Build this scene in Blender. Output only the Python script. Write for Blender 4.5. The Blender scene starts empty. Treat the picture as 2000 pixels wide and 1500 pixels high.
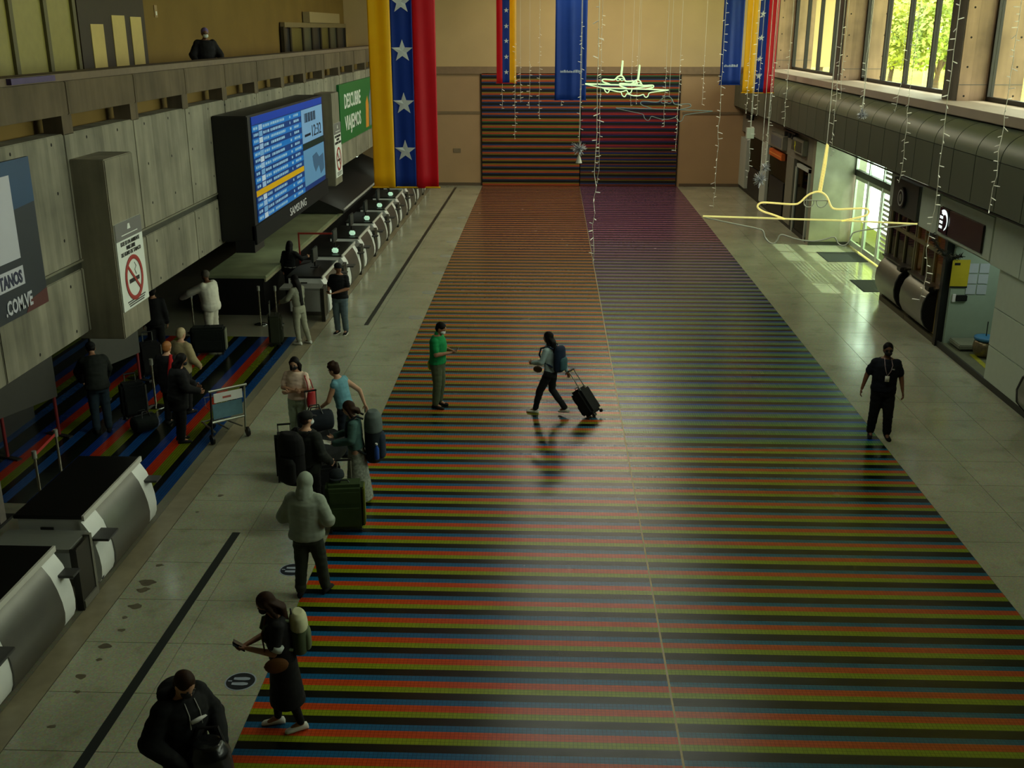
import bpy, bmesh, math, random
from mathutils import Vector as V, Matrix
R = random.Random(7)
pi = math.pi
sc = bpy.context.scene
col = sc.collection

# ---------------------------------------------------------------- camera
FPX, CAMH = 2050.0, 7.1
PIT = math.atan((750 - 58) / FPX)
YAW = math.atan(77 / math.hypot(FPX, 692))
cam = bpy.data.cameras.new('camera'); cam.lens = 36 * FPX / 2000; cam.sensor_width = 36
cam.clip_end = 600
camo = bpy.data.objects.new('camera', cam); col.objects.link(camo)
camo.location = (0, 0, CAMH); camo.rotation_euler = (pi / 2 - PIT, 0, YAW)
sc.camera = camo
CPOS = V((0, 0, CAMH))
FW = V((-math.sin(YAW) * math.cos(PIT), math.cos(YAW) * math.cos(PIT), -math.sin(PIT)))
RT = V((math.cos(YAW), math.sin(YAW), 0)); UPV = RT.cross(FW)
def ray(u, v): return FW + RT * ((u - 1000) / FPX) + UPV * ((750 - v) / FPX)
def onZ(u, v, z=0.0): d = ray(u, v); return CPOS + d * ((z - CAMH) / d.z)
def onX(u, v, x): d = ray(u, v); return CPOS + d * (x / d.x)
def onY(u, v, y): d = ray(u, v); return CPOS + d * (y / d.y)

# ---------------------------------------------------------------- world, sun, exposure
sc.view_settings.view_transform = 'Standard'; sc.view_settings.look = 'None'
sc.view_settings.exposure = 0.0; sc.view_settings.gamma = 1.0
sc.view_settings.use_curve_mapping = False
w = bpy.data.worlds.new('sky'); sc.world = w; w.use_nodes = True
nt = w.node_tree; nt.nodes.clear()
bg = nt.nodes.new('ShaderNodeBackground'); wo = nt.nodes.new('ShaderNodeOutputWorld')
bg.inputs[0].default_value = (0.95, 0.98, 0.90, 1); bg.inputs[1].default_value = 9.0
nt.links.new(bg.outputs[0], wo.inputs[0])
sun = bpy.data.lights.new('sun', 'SUN'); sun.energy = 5.5; sun.angle = math.radians(0.6)
sun.color = (1, .95, .82)
suno = bpy.data.objects.new('sun', sun); col.objects.link(suno)
suno.rotation_euler = (math.radians(6), math.radians(38), 0)

WX, XG = 9.25, 10.2           # shop line, window glass plane
CEIL = 10.5
def arealight(name, loc, sx, sy, energy, color, rot=(0, 0, 0), portal=False):
    l = bpy.data.lights.new(name, 'AREA'); l.shape = 'RECTANGLE'; l.size = sx; l.size_y = sy
    l.energy = energy; l.color = color
    if portal: l.cycles.is_portal = True
    o = bpy.data.objects.new(name, l); col.objects.link(o); o.location = loc; o.rotation_euler = rot
    return o
# sky portals just inside the window openings (they emit nothing themselves)
arealight('window_portal', (XG + 1.45, 24, 7.9), 4.8, 56, 1, (1, 1, 1), (0, pi / 2, 0), True)
arealight('door_portal', (10.6, 33, 1.5), 3.0, 7.0, 1, (1, 1, 1), (0, pi / 2, 0), True)
# unseen fill lights added in the ceiling, warm over the far half
for (x, y, e, c) in ((2.0, 46, 400, (1, .86, .62)), (2.0, 39, 260, (1, .88, .66)), (2.0, 31, 140, (.97, .95, .75)), (2.0, 23, 120, (.94, 1, .80)), (2.0, 14, 190, (.92, 1, .76))):
    arealight('ceiling_fill_light', (x, y, CEIL - .12), 6.0, .5, e, c)

# ---------------------------------------------------------------- helpers
def lin(c):
    def f(x):
        x /= 255.0
        return x / 12.92 if x <= .04045 else ((x + .055) / 1.055) ** 2.4
    return (f(c[0]), f(c[1]), f(c[2]), 1)
MATS = {}
def mat(name, c=(128, 128, 128), rough=.6, metal=0, noise=.12, scale=6, bump=0, emit=0, spec=.5, stretch=None, coat=0):
    if name in MATS: return MATS[name]
    m = bpy.data.materials.new(name); m.use_nodes = True; MATS[name] = m
    n = m.node_tree.nodes; L = m.node_tree.links; b = n['Principled BSDF']
    b.inputs['Roughness'].default_value = rough; b.inputs['Metallic'].default_value = metal
    b.inputs['Specular IOR Level'].default_value = spec
    b.inputs['Coat Weight'].default_value = coat
    base = lin(c)
    if noise > 0:
        tc = n.new('ShaderNodeTexCoord'); mp = n.new('ShaderNodeMapping'); nz = n.new('ShaderNodeTexNoise')
        mp.inputs['Scale'].default_value = stretch or (1, 1, 1)
        nz.inputs['Scale'].default_value = scale; nz.inputs['Detail'].default_value = 3
        L.new(tc.outputs['Object'], mp.inputs[0]); L.new(mp.outputs[0], nz.inputs['Vector'])
        mx = n.new('ShaderNodeMix'); mx.data_type = 'RGBA'
        lo = tuple(max(0, x * (1 - noise * 1.6)) for x in base[:3]) + (1,)
        hi = tuple(min(1, x * (1 + noise * 1.6)) for x in base[:3]) + (1,)
        mx.inputs[6].default_value = lo; mx.inputs[7].default_value = hi
        L.new(nz.outputs[0], mx.inputs[0]); L.new(mx.outputs[2], b.inputs['Base Color'])
        if bump:
            bp = n.new('ShaderNodeBump'); bp.inputs['Strength'].default_value = bump; bp.inputs['Distance'].default_value = .02
            L.new(nz.outputs[0], bp.inputs['Height']); L.new(bp.outputs[0], b.inputs['Normal'])
    else:
        b.inputs['Base Color'].default_value = base
    if emit:
        b.inputs['Emission Color'].default_value = base; b.inputs['Emission Strength'].default_value = emit
    return m
def glass(name, tint=(225, 240, 230), refl=.08, rough=.02):
    if name in MATS: return MATS[name]
    m = bpy.data.materials.new(name); m.use_nodes = True; MATS[name] = m
    n = m.node_tree.nodes; L = m.node_tree.links; n.clear()
    o = n.new('ShaderNodeOutputMaterial'); t = n.new('ShaderNodeBsdfTransparent'); g = n.new('ShaderNodeBsdfGlossy'); x = n.new('ShaderNodeMixShader')
    t.inputs[0].default_value = lin(tint); g.inputs[0].default_value = (1, 1, 1, 1); g.inputs['Roughness'].default_value = rough
    x.inputs[0].default_value = refl
    L.new(t.outputs[0], x.inputs[1]); L.new(g.outputs[0], x.inputs[2]); L.new(x.outputs[0], o.inputs[0])
    return m

WL = {}                      # world offset of each object's local frame
class MB:
    def __init__(s): s.v = []; s.f = []
    def box(s, x0, x1, y0, y1, z0, z1):
        i = len(s.v)
        s.v += [(x0, y0, z0), (x1, y0, z0), (x1, y1, z0), (x0, y1, z0), (x0, y0, z1), (x1, y0, z1), (x1, y1, z1), (x0, y1, z1)]
        s.f += [tuple(i + k for k in q) for q in ((3, 2, 1, 0), (4, 5, 6, 7), (0, 1, 5, 4), (1, 2, 6, 5), (2, 3, 7, 6), (3, 0, 4, 7))]
        return s
    def quad(s, a, b, c, d):
        i = len(s.v); s.v += [tuple(a), tuple(b), tuple(c), tuple(d)]; s.f.append((i, i + 1, i + 2, i + 3)); return s
    def prism(s, poly, axis, a, b):
        """poly: 2-D points; axis: 0 x (poly = y,z), 1 y (poly = x,z), 2 z (poly = x,y)"""
        def P(p, t): return ((t, p[0], p[1]), (p[0], t, p[1]), (p[0], p[1], t))[axis]
        i = len(s.v); n = len(poly)
        s.v += [P(p, a) for p in poly] + [P(p, b) for p in poly]
        s.f.append(tuple(range(i, i + n))[::-1]); s.f.append(tuple(range(i + n, i + 2 * n)))
        for k in range(n): s.f.append((i + k, i + (k + 1) % n, i + n + (k + 1) % n, i + n + k))
        return s
    def loft(s, rings, n=12, closed=False):
        """rings: (centre, xvec, yvec)"""
        i = len(s.v)
        for c, a, b in rings:
            for k in range(n):
                t = 2 * pi * k / n; p = c + a * math.cos(t) + b * math.sin(t); s.v.append((p.x, p.y, p.z))
        m = len(rings)
        for r in range(m - 1 if not closed else m):
            r2 = (r + 1) % m
            for k in range(n):
                k2 = (k + 1) % n; s.f.append((i + r * n + k, i + r * n + k2, i + r2 * n + k2, i + r2 * n + k))
        if not closed:
            s.f.append(tuple(i + k for k in range(n))[::-1]); s.f.append(tuple(i + (m - 1) * n + k for k in range(n)))
        return s
    def tube(s, pts, r, n=6, closed=False):
        pts = [V(p) for p in pts]; rings = []; N = len(pts); last = None
        for k, p in enumerate(pts):
            a = pts[k - 1] if (k > 0 or closed) else p; b = pts[(k + 1) % N] if (k < N - 1 or closed) else p
            t = (b - a).normalized()
            u = V((0, 0, 1)) if abs(t.z) < .95 else V((1, 0, 0))
            if last is not None and (last - t * last.dot(t)).length > .1: u = last
            x = (u - t * u.dot(t)).normalized(); last = x; y = t.cross(x)
            rr = r[k] if isinstance(r, (list, tuple)) else r
            rings.append((p, x * rr, y * rr))
        return s.loft(rings, n, closed)
    def cyl(s, c, r, h, n=20, axis=2, r2=None):
        c = V(c); ax = V([1 if k == axis else 0 for k in range(3)]); x = V((0, 1, 0)) if axis == 0 else (V((0, 0, 1)) if axis == 1 else V((1, 0, 0))); y = ax.cross(x)
        r2 = r if r2 is None else r2
        return s.loft([(c, x * r, y * r), (c + ax * h, x * r2, y * r2)], n)
    def ell(s, c, rx, ry, rz, n=12, m=8, M=None):
        c = V(c); M = M or Matrix.Identity(3); rings = []
        for k in range(m + 1):
            a = -pi / 2 + pi * (k + (.02 if k == 0 else -.02 if k == m else 0)) / m
            cc = max(math.cos(a), .03)
            rings.append((c + M @ V((0, 0, rz * math.sin(a))), M @ V((rx * cc, 0, 0)), M @ V((0, ry * cc, 0))))
        return s.loft(rings, n)
    def lathe(s, prof, c=(0, 0, 0), n=24):
        c = V(c); return s.loft([(c + V((0, 0, z)), V((max(r, .0005), 0, 0)), V((0, max(r, .0005), 0))) for r, z in prof], n)
    def xform(s, M): s.v = [tuple(M @ V(p)) for p in s.v]; return s
    def mesh(s, name, off=V((0, 0, 0))):
        m = bpy.data.meshes.new(name); m.from_pydata([(a - off[0], b - off[1], c - off[2]) for a, b, c in s.v], [], s.f); m.update(); return m
    def build(s, name, m, par=None, w=False, smooth=False, bevel=0, kind=None):
        off = WL.get(par.name, V((0, 0, 0))) if (par is not None and w) else V((0, 0, 0))
        me = s.mesh(name, off)
        return link(name, me, m, par, smooth, bevel, kind)
def link(name, me, m, par=None, smooth=False, bevel=0, kind=None):
    if m is not None:
        for k in (m if isinstance(m, (list, tuple)) else [m]): me.materials.append(k)
    if bevel:
        bm = bmesh.new(); bm.from_mesh(me)
        ed = [e for e in bm.edges if len(e.link_faces) == 2 and e.calc_face_angle(0) > .6]
        bmesh.ops.bevel(bm, geom=ed, offset=bevel, segments=2, affect='EDGES', clamp_overlap=True)
        bm.to_mesh(me); bm.free()
    if smooth:
        for p in me.polygons: p.use_smooth = True
        if smooth == 2 or bevel:
            me.set_sharp_from_angle(angle=.7)
    o = bpy.data.objects.new(name, me); col.objects.link(o)
    if par is not None: o.parent = par; WL[o.name] = WL.get(par.name, V((0, 0, 0)))
    if kind: o['kind'] = kind
    return o
def thing(name, label, cat, loc=(0, 0, 0), rz=0, group=None):
    o = bpy.data.objects.new(name, None); col.objects.link(o); o.empty_display_size = .1
    o.location = loc; o.rotation_euler = (0, 0, rz); WL[o.name] = V(loc)
    return tag(o, label, cat, group)
def tag(o, label, cat, group=None):
    o['label'] = label; o['category'] = cat
    if group: o['group'] = group
    return o
def struct(o): o['kind'] = 'structure'; return o
def sempty(name, loc=(0, 0, 0)):
    o = bpy.data.objects.new(name, None); col.objects.link(o); o.location = loc; WL[o.name] = V(loc); o['kind'] = 'structure'; return o
def copy_tree(o, par=None):
    c = o.copy(); col.objects.link(c); WL[c.name] = WL.get(o.name, V((0, 0, 0)))
    if par is not None: c.parent = par
    for ch in list(o.children): copy_tree(ch, c)
    return c
def box(name, m, dims, par=None, w=False, bevel=0): return MB().box(*dims).build(name, m, par, w, bevel=bevel)
def text(body, size, m, par, loc, face, name='lettering', sx=1, align='LEFT', ext=.004, shear=0, bold=0, kind=None):
    cu = bpy.data.curves.new(name, 'FONT'); cu.body = body; cu.size = size; cu.extrude = ext; cu.align_x = align; cu.shear = shear; cu.offset = bold; cu.resolution_u = 2
    o = bpy.data.objects.new('tmp', cu); col.objects.link(o)
    dg = bpy.context.evaluated_depsgraph_get(); me = bpy.data.meshes.new_from_object(o.evaluated_get(dg)); bpy.data.objects.remove(o)
    rot = {'+x': Matrix(((0, 0, 1), (1, 0, 0), (0, 1, 0))), '-x': Matrix(((0, 0, -1), (-1, 0, 0), (0, 1, 0))), '-y': Matrix(((1, 0, 0), (0, 0, -1), (0, 1, 0))), '+z': Matrix.Identity(3)}[face]
    off = WL.get(par.name, V((0, 0, 0))) if par else V((0, 0, 0))
    for v in me.vertices:
        p = v.co.copy(); p.x *= sx; v.co = rot @ p + V(loc) - off
    me.materials.clear()
    return link(name, me, m, par, kind=kind)
def ordn(k): return ['first', 'second', 'third', 'fourth', 'fifth', 'sixth', 'seventh', 'eighth', 'ninth', 'tenth', 'eleventh', 'twelfth', 'thirteenth', 'fourteenth', 'fifteenth', 'sixteenth', 'seventeenth', 'eighteenth', 'nineteenth', 'twentieth', 'twenty-first', 'twenty-second', 'twenty-third', 'twenty-fourth', 'twenty-fifth', 'twenty-sixth', 'twenty-seventh', 'twenty-eighth', 'twenty-ninth', 'thirtieth', 'thirty-first', 'thirty-second'][k]

BLACK = mat('black_paint', (14, 14, 15), .45, noise=0)
DARK = mat('dark_panel', (30, 29, 27), .5, noise=.1)
WHITE = mat('white_laminate', (225, 225, 222), .4, noise=.04)
STEEL = mat('brushed_steel', (132, 134, 124), .36, .6, noise=.08, scale=3, stretch=(1, 1, 30))
CHROME = mat('chrome', (200, 200, 200), .15, 1, noise=0)
DGREY = mat('dark_grey', (60, 60, 60), .5, noise=.06)
LGREY = mat('light_grey', (165, 165, 160), .5, noise=.06)
# ---------------------------------------------------------------- surface materials
def nodes(m):
    n = m.node_tree.nodes; return n, m.node_tree.links, n['Principled BSDF']
def terrazzo(name, c, rough=.15):
    m = mat(name, c, rough, noise=.0); n, L, b = nodes(m)
    tc = n.new('ShaderNodeTexCoord')
    geo = n.new('ShaderNodeNewGeometry')
    nz = n.new('ShaderNodeTexNoise'); nz.inputs['Scale'].default_value = .8; nz.inputs['Detail'].default_value = 5
    vo = n.new('ShaderNodeTexVoronoi'); vo.inputs['Scale'].default_value = 55
    L.new(geo.outputs['Position'], nz.inputs['Vector']); L.new(geo.outputs['Position'], vo.inputs['Vector'])
    a = n.new('ShaderNodeMix'); a.data_type = 'RGBA'; base = lin(c)
    a.inputs[6].default_value = tuple(x * .66 for x in base[:3]) + (1,); a.inputs[7].default_value = tuple(min(1, x * 1.3) for x in base[:3]) + (1,)
    L.new(nz.outputs[0], a.inputs[0])
    sp = n.new('ShaderNodeMix'); sp.data_type = 'RGBA'; sp.blend_type = 'MULTIPLY'; sp.inputs[0].default_value = .28
    L.new(a.outputs[2], sp.inputs[6]); L.new(vo.outputs['Color'], sp.inputs[7])
    # scattered grime blotches
    gn = n.new('ShaderNodeTexNoise'); gn.inputs['Scale'].default_value = 2.3; gn.inputs['Detail'].default_value = 4
    L.new(geo.outputs['Position'], gn.inputs['Vector'])
    rp = n.new('ShaderNodeValToRGB'); rp.color_ramp.elements[0].position = .28; rp.color_ramp.elements[0].color = (.78, .78, .74, 1)
    rp.color_ramp.elements[1].position = .42; rp.color_ramp.elements[1].color = (1, 1, 1, 1)
    L.new(gn.outputs[0], rp.inputs[0])
    s2 = n.new('ShaderNodeMix'); s2.data_type = 'RGBA'; s2.blend_type = 'MULTIPLY'; s2.inputs[0].default_value = 1
    L.new(sp.outputs[2], s2.inputs[6]); L.new(rp.outputs[0], s2.inputs[7]); L.new(s2.outputs[2], b.inputs['Base Color'])
    rr = n.new('ShaderNodeMapRange'); rr.inputs['To Min'].default_value = rough * .7; rr.inputs['To Max'].default_value = rough * 1.5
    L.new(nz.outputs[0], rr.inputs[0]); L.new(rr.outputs[0], b.inputs['Roughness'])
    return m
def concrete(name, c, axis='Y', board=.23, holes=True, rough=.85, warm=.14):
    m = mat(name, c, rough, noise=0, spec=.25); n, L, b = nodes(m)
    g = n.new('ShaderNodeNewGeometry'); s = n.new('ShaderNodeSeparateXYZ'); L.new(g.outputs['Position'], s.inputs[0])
    def mth(op, a, v=None, v2=None):
        k = n.new('ShaderNodeMath'); k.operation = op
        for i, q in enumerate((a, v, v2)):
            if q is None: continue
            if isinstance(q, (int, float)): k.inputs[i].default_value = q
            else: L.new(q, k.inputs[i])
        return k.outputs[0]
    ax = s.outputs[axis]
    sn = mth('FLOOR', mth('DIVIDE', ax, board))
    wn = n.new('ShaderNodeTexWhiteNoise'); wn.noise_dimensions = '1D'; L.new(sn, wn.inputs['W'])
    mp = n.new('ShaderNodeMapping'); mp.inputs['Scale'].default_value = (5, 5, .5); L.new(g.outputs['Position'], mp.inputs[0])
    nz = n.new('ShaderNodeTexNoise'); nz.inputs['Scale'].default_value = 1.4; nz.inputs['Detail'].default_value = 6; L.new(mp.outputs[0], nz.inputs['Vector'])
    n2 = n.new('ShaderNodeTexNoise'); n2.inputs['Scale'].default_value = 1.1; n2.inputs['Detail'].default_value = 4; L.new(g.outputs['Position'], n2.inputs['Vector'])
    f = mth('ADD', mth('ADD', mth('MULTIPLY', wn.outputs[0], .24), mth('MULTIPLY', nz.outputs[0], .62)), mth('MULTIPLY', n2.outputs[0], .95))
    f = mth('SUBTRACT', f, .42)
    mx = n.new('ShaderNodeMix'); mx.data_type = 'RGBA'; base = lin(c)
    mx.inputs[6].default_value = tuple(x * .34 for x in base[:3]) + (1,)
    mx.inputs[7].default_value = (min(1, base[0] * (1.5 + warm * .3)), min(1, base[1] * 1.46), min(1, base[2] * (1.42 - warm * .3)), 1)
    L.new(f, mx.inputs[0]); out = mx.outputs[2]
    # board joints
    fr = mth('FRACT', mth('DIVIDE', ax, board)); ed = mth('LESS_THAN', fr, .025)
    mj = n.new('ShaderNodeMix'); mj.data_type = 'RGBA'; mj.inputs[7].default_value = tuple(x * .4 for x in base[:3]) + (1,)
    L.new(mth('MULTIPLY', ed, .3), mj.inputs[0]); L.new(out, mj.inputs[6]); out = mj.outputs[2]
    if holes:
        dy = mth('MULTIPLY', mth('SUBTRACT', mth('FRACT', mth('DIVIDE', ax, 1.15)), .5), 1.15)
        dz = mth('MULTIPLY', mth('SUBTRACT', mth('FRACT', mth('DIVIDE', s.outputs['Z'], .66)), .5), .66)
        d = mth('SQRT', mth('ADD', mth('MULTIPLY', dy, dy), mth('MULTIPLY', dz, dz)))
        mh = n.new('ShaderNodeMix'); mh.data_type = 'RGBA'; mh.inputs[7].default_value = (.012, .011, .009, 1)
        L.new(mth('LESS_THAN', d, .024), mh.inputs[0]); L.new(out, mh.inputs[6]); out = mh.outputs[2]
    L.new(out, b.inputs['Base Color'])
    bp = n.new('ShaderNodeBump'); bp.inputs['Strength'].default_value = .35; bp.inputs['Distance'].default_value = .02
    L.new(f, bp.inputs['Height']); L.new(bp.outputs[0], b.inputs['Normal'])
    return m
TERR = terrazzo('terrazzo', (174, 176, 152))
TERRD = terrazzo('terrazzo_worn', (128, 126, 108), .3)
TANB = mat('tan_stone', (138, 130, 106), .4, noise=.2, scale=5)
GROUT = mat('grout', (60, 58, 48), .8, noise=.1)
CONC = concrete('board_concrete', (128, 125, 110), warm=0)
CONCP = concrete('parapet_concrete', (92, 82, 66), board=2.5, holes=False)
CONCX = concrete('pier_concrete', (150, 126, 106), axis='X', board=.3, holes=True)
CONCE = concrete('pier_end_shaded', (110, 104, 96), axis='Y', board=.6, holes=False)  # same pier concrete, shade of the end face put into the colour
PLASTER = mat('back_plaster', (190, 166, 122), .8, noise=.10, scale=.5, spec=.2)
PLASTL = mat('lower_plaster', (168, 140, 106), .8, noise=.10, scale=.6, spec=.2)
OCHRE = mat('ochre_wall', (118, 94, 48), .8, noise=.15, scale=.7, spec=.2)
CEILM = mat('ceiling_paint', (120, 108, 84), .9, noise=.08)

# ---------------------------------------------------------------- floor
XL, XC, XR, YB = -3.22, 1.43, 6.08, 50.8
NEAR = -6.0
fl = struct(MB().box(-13, 11.2, NEAR, YB + .6, -.35, -.012).build('floor', GROUT))
def strip_tiles(x0, x1, nc, m, y0=6.9, y1=YB, ph=1.02):
    w_ = (x1 - x0) / nc; me = MB().box(.004, w_ - .004, .004, ph - .004, -.03, 0).mesh('terrazzo_tile'); me.materials.append(m)
    y = y0
    while y < y1 - .05:
        for c in range(nc):
            if y + ph > y1:
                o = MB().box(.004, w_ - .004, .004, y1 - y, -.03, 0).build('terrazzo_tile', m, fl)
            else:
                o = bpy.data.objects.new('terrazzo_tile', me); col.objects.link(o); o.parent = fl
            o.location = (x0 + c * w_, y, 0)
        y += ph
strip_tiles(-5.62, XL, 2, TERR)
strip_tiles(XR, WX, 3, TERR)
MB().box(-5.95, -5.63, 6.9, YB, -.03, .0).build('border_strip', TANB, fl)
MB().box(WX + .005, 10.5, 28.9, 36.6, -.03, 0).build('entrance_floor', TERR, fl)
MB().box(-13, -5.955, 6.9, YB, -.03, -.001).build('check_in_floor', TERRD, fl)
MB().box(-13, 11.2, NEAR, 6.89, -.03, 0).build('near_floor', TERR, fl)

# striped inlay: plain straight bands of coloured mosaic
def inlay(name, c):
    m = mat(name, c, .30, noise=.0, spec=.5); n, L, b = nodes(m)
    g = n.new('ShaderNodeNewGeometry')
    br = n.new('ShaderNodeTexBrick'); br.offset = 0; br.inputs['Scale'].default_value = 1
    br.inputs['Brick Width'].default_value = .045; br.inputs['Row Height'].default_value = .045; br.inputs['Mortar Size'].default_value = .0025
    base = lin(c)
    br.inputs['Color1'].default_value = tuple(x * .93 for x in base[:3]) + (1,); br.inputs['Color2'].default_value = tuple(min(1, x * 1.07) for x in base[:3]) + (1,)
    br.inputs['Mortar'].default_value = tuple(x * .5 for x in base[:3]) + (1,)
    L.new(g.outputs['Position'], br.inputs['Vector']); L.new(br.outputs[0], b.inputs['Base Color'])
    nz = n.new('ShaderNodeTexNoise'); nz.inputs['Scale'].default_value = 1.2; L.new(g.outputs['Position'], nz.inputs['Vector'])
    rr = n.new('ShaderNodeMapRange'); rr.inputs['To Min'].default_value = .20; rr.inputs['To Max'].default_value = .30
    L.new(nz.outputs[0], rr.inputs[0]); L.new(rr.outputs[0], b.inputs['Roughness'])
    return m
PAL = {'l': [((186, 66, 22), (126, 140, 20), (8, 12, 8), (18, 86, 128)), ((182, 84, 32), (124, 122, 36), (10, 13, 9), (38, 98, 124)), ((172, 100, 52), (132, 112, 52), (14, 15, 13), (78, 98, 108)), ((170, 104, 60), (136, 102, 58), (18, 15, 13), (104, 78, 96))],
       'r': [((172, 74, 26), (122, 140, 24), (8, 14, 7), (20, 88, 116)), ((64, 116, 104), (84, 128, 62), (8, 13, 13), (22, 70, 156)), ((122, 106, 112), (92, 126, 120), (14, 16, 20), (66, 80, 156)), ((150, 88, 98), (120, 84, 110), (20, 16, 24), (92, 72, 130))]}
ZY = (18.0, 23.0, 30.0, 38.0)
def pal_at(side, y, k):
    if y < 17.8: return PAL[side][0][k]
    i = 1
    while i < 3 and y > ZY[i]: i += 1
    a, b = PAL[side][max(1, i - 1)][k], PAL[side][i][k]; lo_ = ZY[i - 1]; hi_ = ZY[i]
    f = min(1, max(0, (y - lo_) / (hi_ - lo_))); return tuple(round(p + (q - p) * f) for p, q in zip(a, b))
def striped_floor(side, x0, x1):
    name = 'floor_striped_left' if side == 'l' else 'floor_striped_right'
    root = struct(MB().box(x0, x1, 6.9, YB, -.03, -.004).build(name, GROUT))
    wid = (.104, .118, .104, .128) if side == 'l' else (.104, .112, .09, .148); od = (1, 0, 3, 2)
    NZ = 8; ms = [[inlay('inlay_%s_%d_%d' % (side, z, k), pal_at(side, 16 if z == 0 else 18.5 + (z - 1) * 3.2, k)) for k in range(4)] for z in range(NZ)]
    shared = {}
    far = MB(); fm = []
    y = 6.9; k = 0
    while y < YB - .02:
        wk = min(wid[k % 4], YB - y); t = (y + wk / 2)
        z = 0 if t < 17.8 else min(NZ - 1, 1 + int((t - 17.8) / 3.2))
        if y < 25 and wk == wid[k % 4]:
            key = (z, k % 4)
            if key not in shared:
                me = MB().box(x0, x1, 0, wk, -.02, .0).mesh('stripe'); me.materials.append(ms[z][od[k % 4]]); shared[key] = me
            o = bpy.data.objects.new('stripe', shared[key]); col.objects.link(o); o.parent = root; o.location = (0, y, 0)
        else:
            far.box(x0, x1, y, y + wk, -.02, 0); fm += [z * 4 + od[k % 4]] * 6
        y += wk; k += 1
    me = far.mesh('far_stripes')
    for z in range(NZ):
        for q in range(4): me.materials.append(ms[z][q])
    for p, i in zip(me.polygons, fm): p.material_index = i
    o = link('far_stripes', me, None, root, kind='stuff')
striped_floor('l', XL, XC - .012); striped_floor('r', XC + .012, XR)
struct(MB().box(XC - .012, XC + .012, 6.9, YB, -.03, .001).build('trim_1', mat('brass_strip', (150, 140, 110), .4, .5, noise=0)))
# stripes that run along the passage on the left
pr = struct(MB().box(-12.5, -6.12, 15.0, 24.4, -.02, 0).build('floor_striped_passage', GROUT))
cols = [inlay('inlay_p%d' % k, c) for k, c in enumerate(((18, 62, 118), (8, 10, 6), (92, 102, 18), (156, 42, 18), (14, 46, 116), (10, 18, 10), (6, 7, 5)))]
x = -6.12; k = 0
while x > -12.4:
    wk = .19 if k % 7 not in (1, 6) else .13
    ya = 14.85
    MB().box(x - wk, x, ya, 24.4, -.01, .004).build('stripe', cols[k % 7], pr); x -= wk; k += 1

# ---------------------------------------------------------------- back wall, ceiling, near wall
wb = struct(MB().box(-13, 13, YB + .02, YB + .5, 5.48, CEIL + .1).build('wall_back', PLASTER))
wb2 = struct(MB().box(-13, 13, YB + .0, YB + .5, 0, 5.15).build('wall_back_lower', PLASTL))
struct(MB().box(-6.8, XG, YB - .10, YB + .45, 5.15, 5.48).build('trim_2', mat('band_plaster', (132, 110, 84), .8, noise=.1)))
for xa, xb in ((-6.8, -3.30), (6.16, WX)):
    MB().box(xa, xb, YB - .03, YB + .01, 3.34, 3.46).build('ledge', mat('ledge_plaster', (120, 102, 76), .8, noise=.1), wb2)
    MB().box(xa, xb, YB - .025, YB + .01, 0, .14).build('skirting', mat('skirting', (92, 78, 60), .7, noise=.1), wb2)
for xa in (-4.6, -5.9):
    MB().box(xa, xa + .35, YB - .02, YB, 1.55, 1.75).build('vent_plate', mat('vent_plate', (120, 104, 80), .7, noise=.1), wb2)
struct(MB().box(-13, 13.8, NEAR, YB + .6, CEIL, CEIL + .3).build('ceiling', CEILM))  # runs past the windows as an unseen eave, added to keep sun out
struct(MB().box(-13, 11, NEAR - .3, NEAR, 0, CEIL).build('wall_near', CEILM))
for (x, y) in ((2.0, 46), (2.0, 39), (2.0, 31), (2.0, 23), (2.0, 14)):  # made-up fittings around the added ceiling fill lights
    t = thing('added_ceiling_lamp', 'added ceiling fill lamp above the striped floor, %s from the near wall' % ordn({14: 0, 23: 1, 31: 2, 39: 3, 46: 4}[y]), 'lamp', (x, y, CEIL - .1), 0, 'added ceiling fill lamps')
    MB().box(-3.1, 3.1, -.3, -.26, 0, .1).box(-3.1, 3.1, .26, .3, 0, .1).box(-3.1, -3.05, -.26, .26, 0, .1).box(3.05, 3.1, -.26, .26, 0, .1).build('frame', LGREY, t); MB().box(-3.05, 3.05, -.26, .26, .05, .08).build('diffuser', mat('fill_lamp_diffuser', (240, 236, 214), .6, noise=0, emit=.8), t)

# striped panels on the back wall
SL = [mat('slat_%d' % k, c, .5, noise=.1, scale=2) for k, c in enumerate(((160, 70, 34), (122, 106, 30), (7, 8, 7), (30, 54, 98), (104, 46, 36), (34, 92, 52), (146, 32, 30), (100, 18, 52), (7, 8, 16), (22, 34, 92)))]
def wall_panel(x0, x1, seq, lab):
    t = thing('striped_wall_panel', lab, 'panel', (0, YB, 0), 0, 'striped panels on the end wall')
    MB().box(x0 - .06, x1 + .06, -.05, 0, 0, 5.38).build('backing', mat('panel_backing', (40, 28, 16), .7, noise=.1), t)
    z = .03; k = 0
    while z < 5.30:
        per = .3 * (5.27 / (18 * .3 * .98)); hs = (per * .27, per * .18, per * .36, per * .19)
        n = int((z - .03) / 5.27 * len(seq)); pal = seq[min(n, len(seq) - 1)]
        hk = min(hs[k % 4], 5.32 - z)
        d = (.10, .09, .07, .085)[k % 4]
        MB().box(x0, x1, -d, -.05, z, z + hk - .004).build('slat', SL[pal[k % 4]], t); z += hk; k += 1
wall_panel(XL, XC - .02, [(0, 1, 2, 3), (0, 3, 2, 1), (0, 1, 2, 5), (0, 3, 2, 3), (0, 1, 2, 3)], 'large striped panel in orange, olive, blue and black, left of the two')
wall_panel(XC + .02, XR - .1, [(4, 3, 2, 1), (9, 4, 8, 1), (7, 6, 8, 9), (6, 7, 2, 9), (0, 1, 2, 3), (0, 3, 2, 5)], 'large striped panel with crimson and purple bands, right of the two')

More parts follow.
